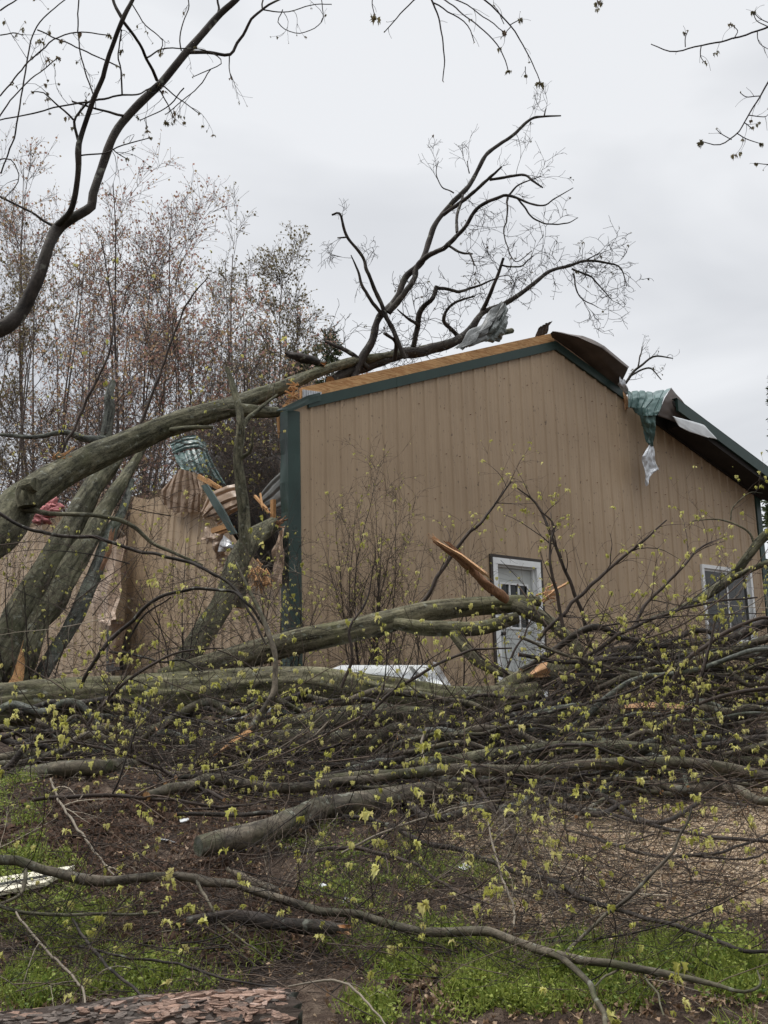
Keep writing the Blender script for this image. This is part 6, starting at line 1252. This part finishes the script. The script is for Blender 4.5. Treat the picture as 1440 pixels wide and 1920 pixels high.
region_branches('thin tangled branch in front of the crushed left wall', 'thin branches before the left wall', 24, (0, 1000, 540, 1290), (9.6, 11.2), 503, L=(.7, 1.8), leafp=.15, dirz=.55, r=(.003, .008))
region_branches('thin leafy twig lying on the dirt bank and weeds in the foreground', 'thin twigs on the foreground ground', 48, (0, 1520, 1440, 1840), (-.25, .05), 504, L=(.35, 1.1), leafp=.28, dirz=.2, r=(.002, .005), dens=5, pale=.3, deep=lambda py: float(gp(720, py)[1]))
region_branches('thin leafy branch lying over the logs left of the heap', 'thin branches over the left logs', 30, (0, 1375, 620, 1500), (-.6, .2), 505, leafp=.38, deep=yh)
region_branches('thin dark branch tangled behind the bent trunk above the crushed wall', 'thin branches above the crushed wall', 24, (0, 790, 530, 960), (14.4, 17.0), 506, L=(.8, 2.0), leafp=.22, dirz=.6, r=(.004, .009))
def heap_limbs(n, seed, left=False):
    rg = np.random.default_rng(seed)
    for i in range(n):
        py = rg.uniform(1235, 1500) if i % 2 else rg.uniform(1330, 1500); x0 = rg.uniform(520, 1150) if py > 1330 else rg.uniform(960, 1300); ln = rg.uniform(320, 760); x1 = x0 + ln
        if left: py = rg.uniform(1335, 1445); x0 = rg.uniform(-120, 330); ln = rg.uniform(260, 520); x1 = x0 + ln
        sl = rg.normal(-.05, .12); Y = yh(py) + rg.uniform(-.1, .8) if py > 1330 else rg.uniform(9.8, 11.2); k = 7; r = rg.uniform(3.2, 10.5)
        yb = rg.normal(0, 14, k); t = np.linspace(0, 1, k); hump = rg.normal(-12, 18)
        pts = [(x0 + ln * t[q], py + sl * ln * (t[q] - .3) + yb[q] + hump * math.sin(t[q] * 3.1), Y + rg.normal(0, .06), r * (1 - .6 * abs(t[q] - .35))) for q in range(k)]
        limb('fallen_limb', 'long dark limb lying flat in the low tangle under the left of the thick trunk' if left else 'long dark limb lying flat among many in the right half of the heap', 'limb', pts, ['bark_dark', 'bark_smooth', 'bark_dark', 'bark_smooth', 'bark_grey'][i % 5], lump=.09, group='long limbs in the left tangle' if left else 'long limbs in the right half of the heap', S=8,
             twigs=dict(mat='twig', leaf='leaf', dens=2.5, L=(.25, .8), levels=2, sub=2, leafp=.36, thin=1, rf=.35, wob=.4, bias=(0, -.1, .2), wall=True))
heap_limbs(78, 801)
heap_limbs(26, 802, True)
def brush(label, n, box, Yr, seed, L=(.4, 1.2), leafp=.3, dirz=.4, r=(.0014, .003), sub=3, wall=False, deep=None, mat='twig', ground=True):
    rg = np.random.default_rng(seed); px = rg.uniform(box[0], box[2], n); py = rg.uniform(box[1], box[3], n)
    Y = np.array([deep(v) for v in py]) + rg.uniform(*Yr, n) if deep else rg.uniform(*Yr, n)
    c = np.array([P(a, b, y) for a, b, y in zip(px, py, Y)]); K = 8
    d = unit(np.column_stack([rg.choice([-1, 1], n) * rg.uniform(.3, 1, n), rg.normal(0, .4, n), rg.normal(dirz * .5, dirz, n)])); ln = rg.uniform(*L, n)[:, None]; C = np.zeros((n, K, 3)); C[:, 0] = c - d * ln * .5; cu = rg.normal(0, .45, (n, 3))
    for k in range(1, K): d = unit(d + (cu + rg.normal(0, .3, (n, 3))) * .3); C[:, k] = C[:, k - 1] + d * ln / (K - 1)
    R = rg.uniform(*r, n)[:, None] * np.linspace(1, .4, K)
    c2, r2 = grow(rg, C, R, sub, .2, 1, (.12, .4), (.4, 1.1), 6, .05, .4, .7, .001)
    if ground: C = clamp_ground(C); c2 = clamp_ground(c2)
    if wall: C = clamp_wall(C); c2 = clamp_wall(c2)
    mb = MB(); add_tubes(mb, C, R, 4, att=rg.uniform(0, 1, n)); add_tubes(mb, c2, r2, 3, att=rg.uniform(0, 1, len(c2))); o = mb.build('brush', M[mat]); tag(o, label, 'brush', kind='stuff')
    tips = np.vstack([C[:, -1], c2[:, -1]]); tips = tips[rg.uniform(0, 1, len(tips)) < leafp]
    if len(tips): ml = MB(); add_leaf_clusters(ml, rg, tips, (.018, .036)); ml.build('leaves', M['leaf'], o)['kind'] = 'stuff'
brush('fine brown twigs matted through the heap of limbs', 1050, (200, 1340, 1440, 1510), (-.3, .5), 601, deep=yh, leafp=.2, r=(.0015, .0045), L=(.5, 1.6))
brush('fine leafy twigs matted over the logs at the left of the heap', 330, (0, 1395, 680, 1500), (-.5, .2), 608, deep=yh, leafp=.16, r=(.0015, .004), L=(.4, 1.3))
brush('fine twigs matted in front of the wall under the door and window', 450, (1040, 1180, 1440, 1370), (9.8, 11.4), 602, wall=True, leafp=.14, r=(.0015, .004), L=(.5, 1.5))
brush('fine dark twigs matted over the collapsed roof behind the wall', 900, (392, 790, 535, 960), (14.6, 17), 603, L=(.5, 1.6), leafp=.12, dirz=.7, r=(.002, .004), ground=False, mat='twig')
brush('fine twigs matted along the foot of the left wall', 330, (0, 1050, 560, 1300), (10.4, 12), 604, leafp=.08, dirz=.6)
brush('fine dark twigs matted behind the leaning trunks at the far left', 420, (0, 780, 320, 960), (15, 19), 605, L=(.6, 1.8), leafp=.06, dirz=.7, r=(.002, .005), ground=False)
brush('fine dry stalks strewn over the gravel and dirt', 1150, (0, 1520, 1440, 1860), (-.12, .0), 606, L=(.25, 1.0), leafp=.05, dirz=.14, r=(.001, .0026), deep=lambda py: float(gp(720, py)[1]))
brush('fine leafy twigs arching over the foreground weeds and gravel', 330, (0, 1530, 1440, 1800), (-.5, -.1), 609, L=(.35, 1.2), leafp=.16, dirz=.3, r=(.0013, .003), deep=lambda py: float(gp(720, py)[1]))
brush('fine pale stalks spraying over the gravel edge', 130, (860, 1500, 1120, 1680), (-.25, .0), 607, L=(.4, .9), leafp=.06, dirz=.6, r=(.001, .002), deep=lambda py: float(gp(720, py)[1]), mat='twig_pale')

# ---- other things in the yard
def board(name, label, cat, quad, th, mat, det=None):
    q = np.array([P(*c) for c in quad]); base = q.mean(0); mb = MB(); mb.slab(q, th); o = mb.build(name, M[mat], None, base, smooth=False); tag(o, label, cat); return o, base
o, base = board('roof_panel', 'long white panel lying behind the thick level trunk', 'panel', [(600, 1262, 11.2), (838, 1292, 10.7), (812, 1247, 11.6), (640, 1247, 12.1)], .03, 'white_sheet')
mb = MB(); q = [P(820, 1250, 11.53), P(846, 1294, 10.67), P(838, 1292, 10.68), P(812, 1248, 11.58)]; mb.slab(np.array(q) + np.array([0, 0, .012]), .03); mb.build('panel_edge', M['silver'], o, base, smooth=False)
mb = MB(); a, c = P(770, 1254, 11.4), P(802, 1287, 10.8); bar(mb, a + np.array([0, 0, .015]), c + np.array([0, 0, .015]), .03, .02); mb.build('panel_rib', M['grey_back'], o, base, smooth=False)
board('metal_scrap', 'small torn white metal scrap under the thick trunk beside the split branch', 'scrap', [(412, 1352, 9.9), (452, 1345, 9.8), (472, 1334, 10.2), (430, 1336, 10.2)], .01, 'white_sheet')
board('metal_scrap', 'small white scrap on the ground between the two left logs', 'scrap', [(492, 1338, 9.8), (512, 1330, 9.8), (516, 1322, 10), (498, 1326, 10)], .01, 'white_sheet')
def gy(px, py, c=.12): return (px, py, gp(px, py)[1] - c)
o, base = board('plank', 'cream painted plank lying at the left edge under the long branch', 'plank', [gy(-60, 1684, .22), gy(85, 1654, .22), gy(140, 1622, .22), gy(-60, 1654, .22)], .02, 'cream')
mb = MB(); q = np.array([P(*gy(-60, 1669, .24)), P(*gy(108, 1638, .24))]); bar(mb, q[0], q[1], .012, .012); mb.build('plank_groove', M['grey_back'], o, base, smooth=False)
for k, (px, py, s, lab) in enumerate([(345, 1547, .035, 'small white chip on the dirt bank beside the blunt log'), (312, 1585, .05, 'flat pale chip lying on the middle of the dirt bank'), (545, 1595, .04, 'small white chip under the blunt log'), (605, 1672, .035, 'small pale chip on the dark dirt near the long branch'), (870, 1636, .05, 'white flake on the gravel edge'), (650, 1700, .04, 'tiny white chip beside the rotten log')]):
    c = gp(px, py); rg = np.random.default_rng(700 + k); a = rg.uniform(0, 3); u = np.array([math.cos(a), math.sin(a), .15]) * s; v = np.array([-math.sin(a), math.cos(a), .3]) * s * .5; c = c + np.array([0, 0, .03])
    mb = MB(); mb.slab([c - u - v, c + u * .8 - v, c + u + v * .7, c - u * .6 + v], .006); o = mb.build('chip', M['white_sheet'], None, c, smooth=False); tag(o, lab, 'chip', 'pale chips on the dirt')
def insulation():
    rg = np.random.default_rng(9); base = P(88, 965, 13.6); root = None; mb = MB()
    for k in range(3):
        c = P(*[(78, 972, 13.6), (92, 958, 13.6), (100, 948, 13.65)][k]); n, m_ = 26, 24; th = np.linspace(0, math.pi, n); ph = np.linspace(0, 2 * math.pi, m_, endpoint=False)
        T, Ph = np.meshgrid(th, ph, indexing='ij'); rr = .9 + .7 * wob2(T, Ph, 90 + k, 5, 6) + .5 * wob2(T, Ph, 95 + k, 11, 6)
        V = c + np.stack([np.sin(T) * np.cos(Ph) * .11, np.sin(T) * np.sin(Ph) * .07, np.cos(T) * .075], -1) * rr[..., None]; V[0] = V[0].mean(0); V[-1] = V[-1].mean(0)
        i = np.arange(n - 1)[:, None] * m_; j = np.arange(m_)[None]; j2 = (j + 1) % m_; mb.add(V.reshape(-1, 3), np.stack([i + j, i + m_ + j, i + m_ + j2, i + j2], -1).reshape(-1, 4))
    tag(mb.build('insulation', M['pink'], None, base), 'torn pink insulation caught between the leaning trunks', 'insulation')
insulation()
def bark_log():
    pts = [(-260, 1990, 3.95, 78), (60, 1985, 3.95, 80), (250, 1966, 3.98, 82), (400, 1952, 4.0, 82), (545, 1944, 4.02, 80)]
    r, b, rg, p = limb('bark_log', 'scaly pinkish bark log at the bottom edge with a cut right end', 'log', pts, 'bark_plate', S=72, ridge=.03, lump=.05, n=90, endmat='bark_grey', jag=.035)
    # scales of bark lying over one another, one part
    fr = frames(p[:, :3]); T, A, Bv = fr; C = p[:, :3]; mb = MB()
    for k in range(1700):
        f = rg.uniform(.30, .985) * (len(p) - 1); i = min(int(f), len(p) - 2); th = rg.uniform(-3.3, .9); n = 9; R = p[i, 3]; Cc = C[i] + (C[i + 1] - C[i]) * (f - i)
        ln = rg.uniform(.008, .028) * rg.choice([1, 1, 1.8]); wd = rg.uniform(.03, .10); ph = np.linspace(0, 2 * math.pi, n, endpoint=False) + rg.uniform(-.25, .25, n); rr = rg.uniform(.65, 1.25, n)
        off = rg.uniform(1.012, 1.06); ti = rg.normal(0, .02, 2); V = []
        for s_, k2 in ((off, 1), (.97, 1.12)):
            for a, q_ in zip(ph, rr):
                u_, v_ = math.cos(a) * q_ * k2, math.sin(a) * q_ * k2; tt = th + u_ * wd
                V.append(Cc + T[i] * v_ * ln + R * (s_ + (ti[0] * u_ + ti[1] * v_ if s_ > 1 else 0)) * (math.cos(tt) * A[i] + math.sin(tt) * Bv[i]))
        V.append(np.mean(V[:n], 0)); c_ = np.array(V)
        mb.add(V, [(j, (j + 1) % n, n + (j + 1) % n, n + j) for j in range(n)], [(j, 2 * n, (j + 1) % n) for j in range(n)], att=rg.uniform(0, .42) if rg.uniform() < (.75 if f < len(p) * .66 else .22) else rg.uniform(.6, 1), bk=c_ @ np.stack([A[i], Bv[i], T[i]], 1) + rg.uniform(0, 9))
    o = mb.build('bark_plates', M['bark_plate'], r, b, smooth=False); o['kind'] = 'stuff'
bark_log()

for label, pts in [('loose upright sprig with bright leaves in front of the thicket at the left', [(90, 900, 12.6, 3), (150, 780, 12.8, 2.6), (210, 640, 12.9, 2), (205, 540, 13, 1.4), (190, 450, 13, .8)]),
                   ('loose leaning sprig with bright leaves in front of the round reddish tree', [(250, 830, 13.4, 3), (300, 700, 13.5, 2.4), (345, 580, 13.6, 1.8), (390, 520, 13.6, 1)])]:
    B(label, pts, 'twig', tw=dict(dens=2.2, leafp=.5, L=(.2, .8), rf=.5, clamp=False, bias=(0, 0, .3), levels=2, leafsize=(.03, .05)))

for label, pts in [('leafy twig spray standing in front of the lower half of the door', [(930, 1320, 10.4, 3), (945, 1270, 10.5, 2.6), (965, 1220, 10.6, 2.2), (990, 1175, 10.7, 1.6), (1000, 1140, 10.7, .9)]),
                   ('curved twig crossing the lower left corner of the door', [(1040, 1330, 10.3, 3), (1000, 1290, 10.4, 2.6), (950, 1262, 10.5, 2.4), (900, 1230, 10.6, 2), (860, 1180, 10.7, 1)]),
                   ('leafy bough dipping over the brush heap below the window', [(1440, 1290, 9.2, 4), (1360, 1300, 9.2, 3.6), (1280, 1330, 9.1, 3), (1200, 1345, 9.1, 2.2), (1130, 1330, 9.1, 1)])]:
    B(label, pts, 'twig', tw=dict(dens=7, leafp=.4, L=(.2, .55), rf=.5, bias=(0, 0, .3), wall=True))
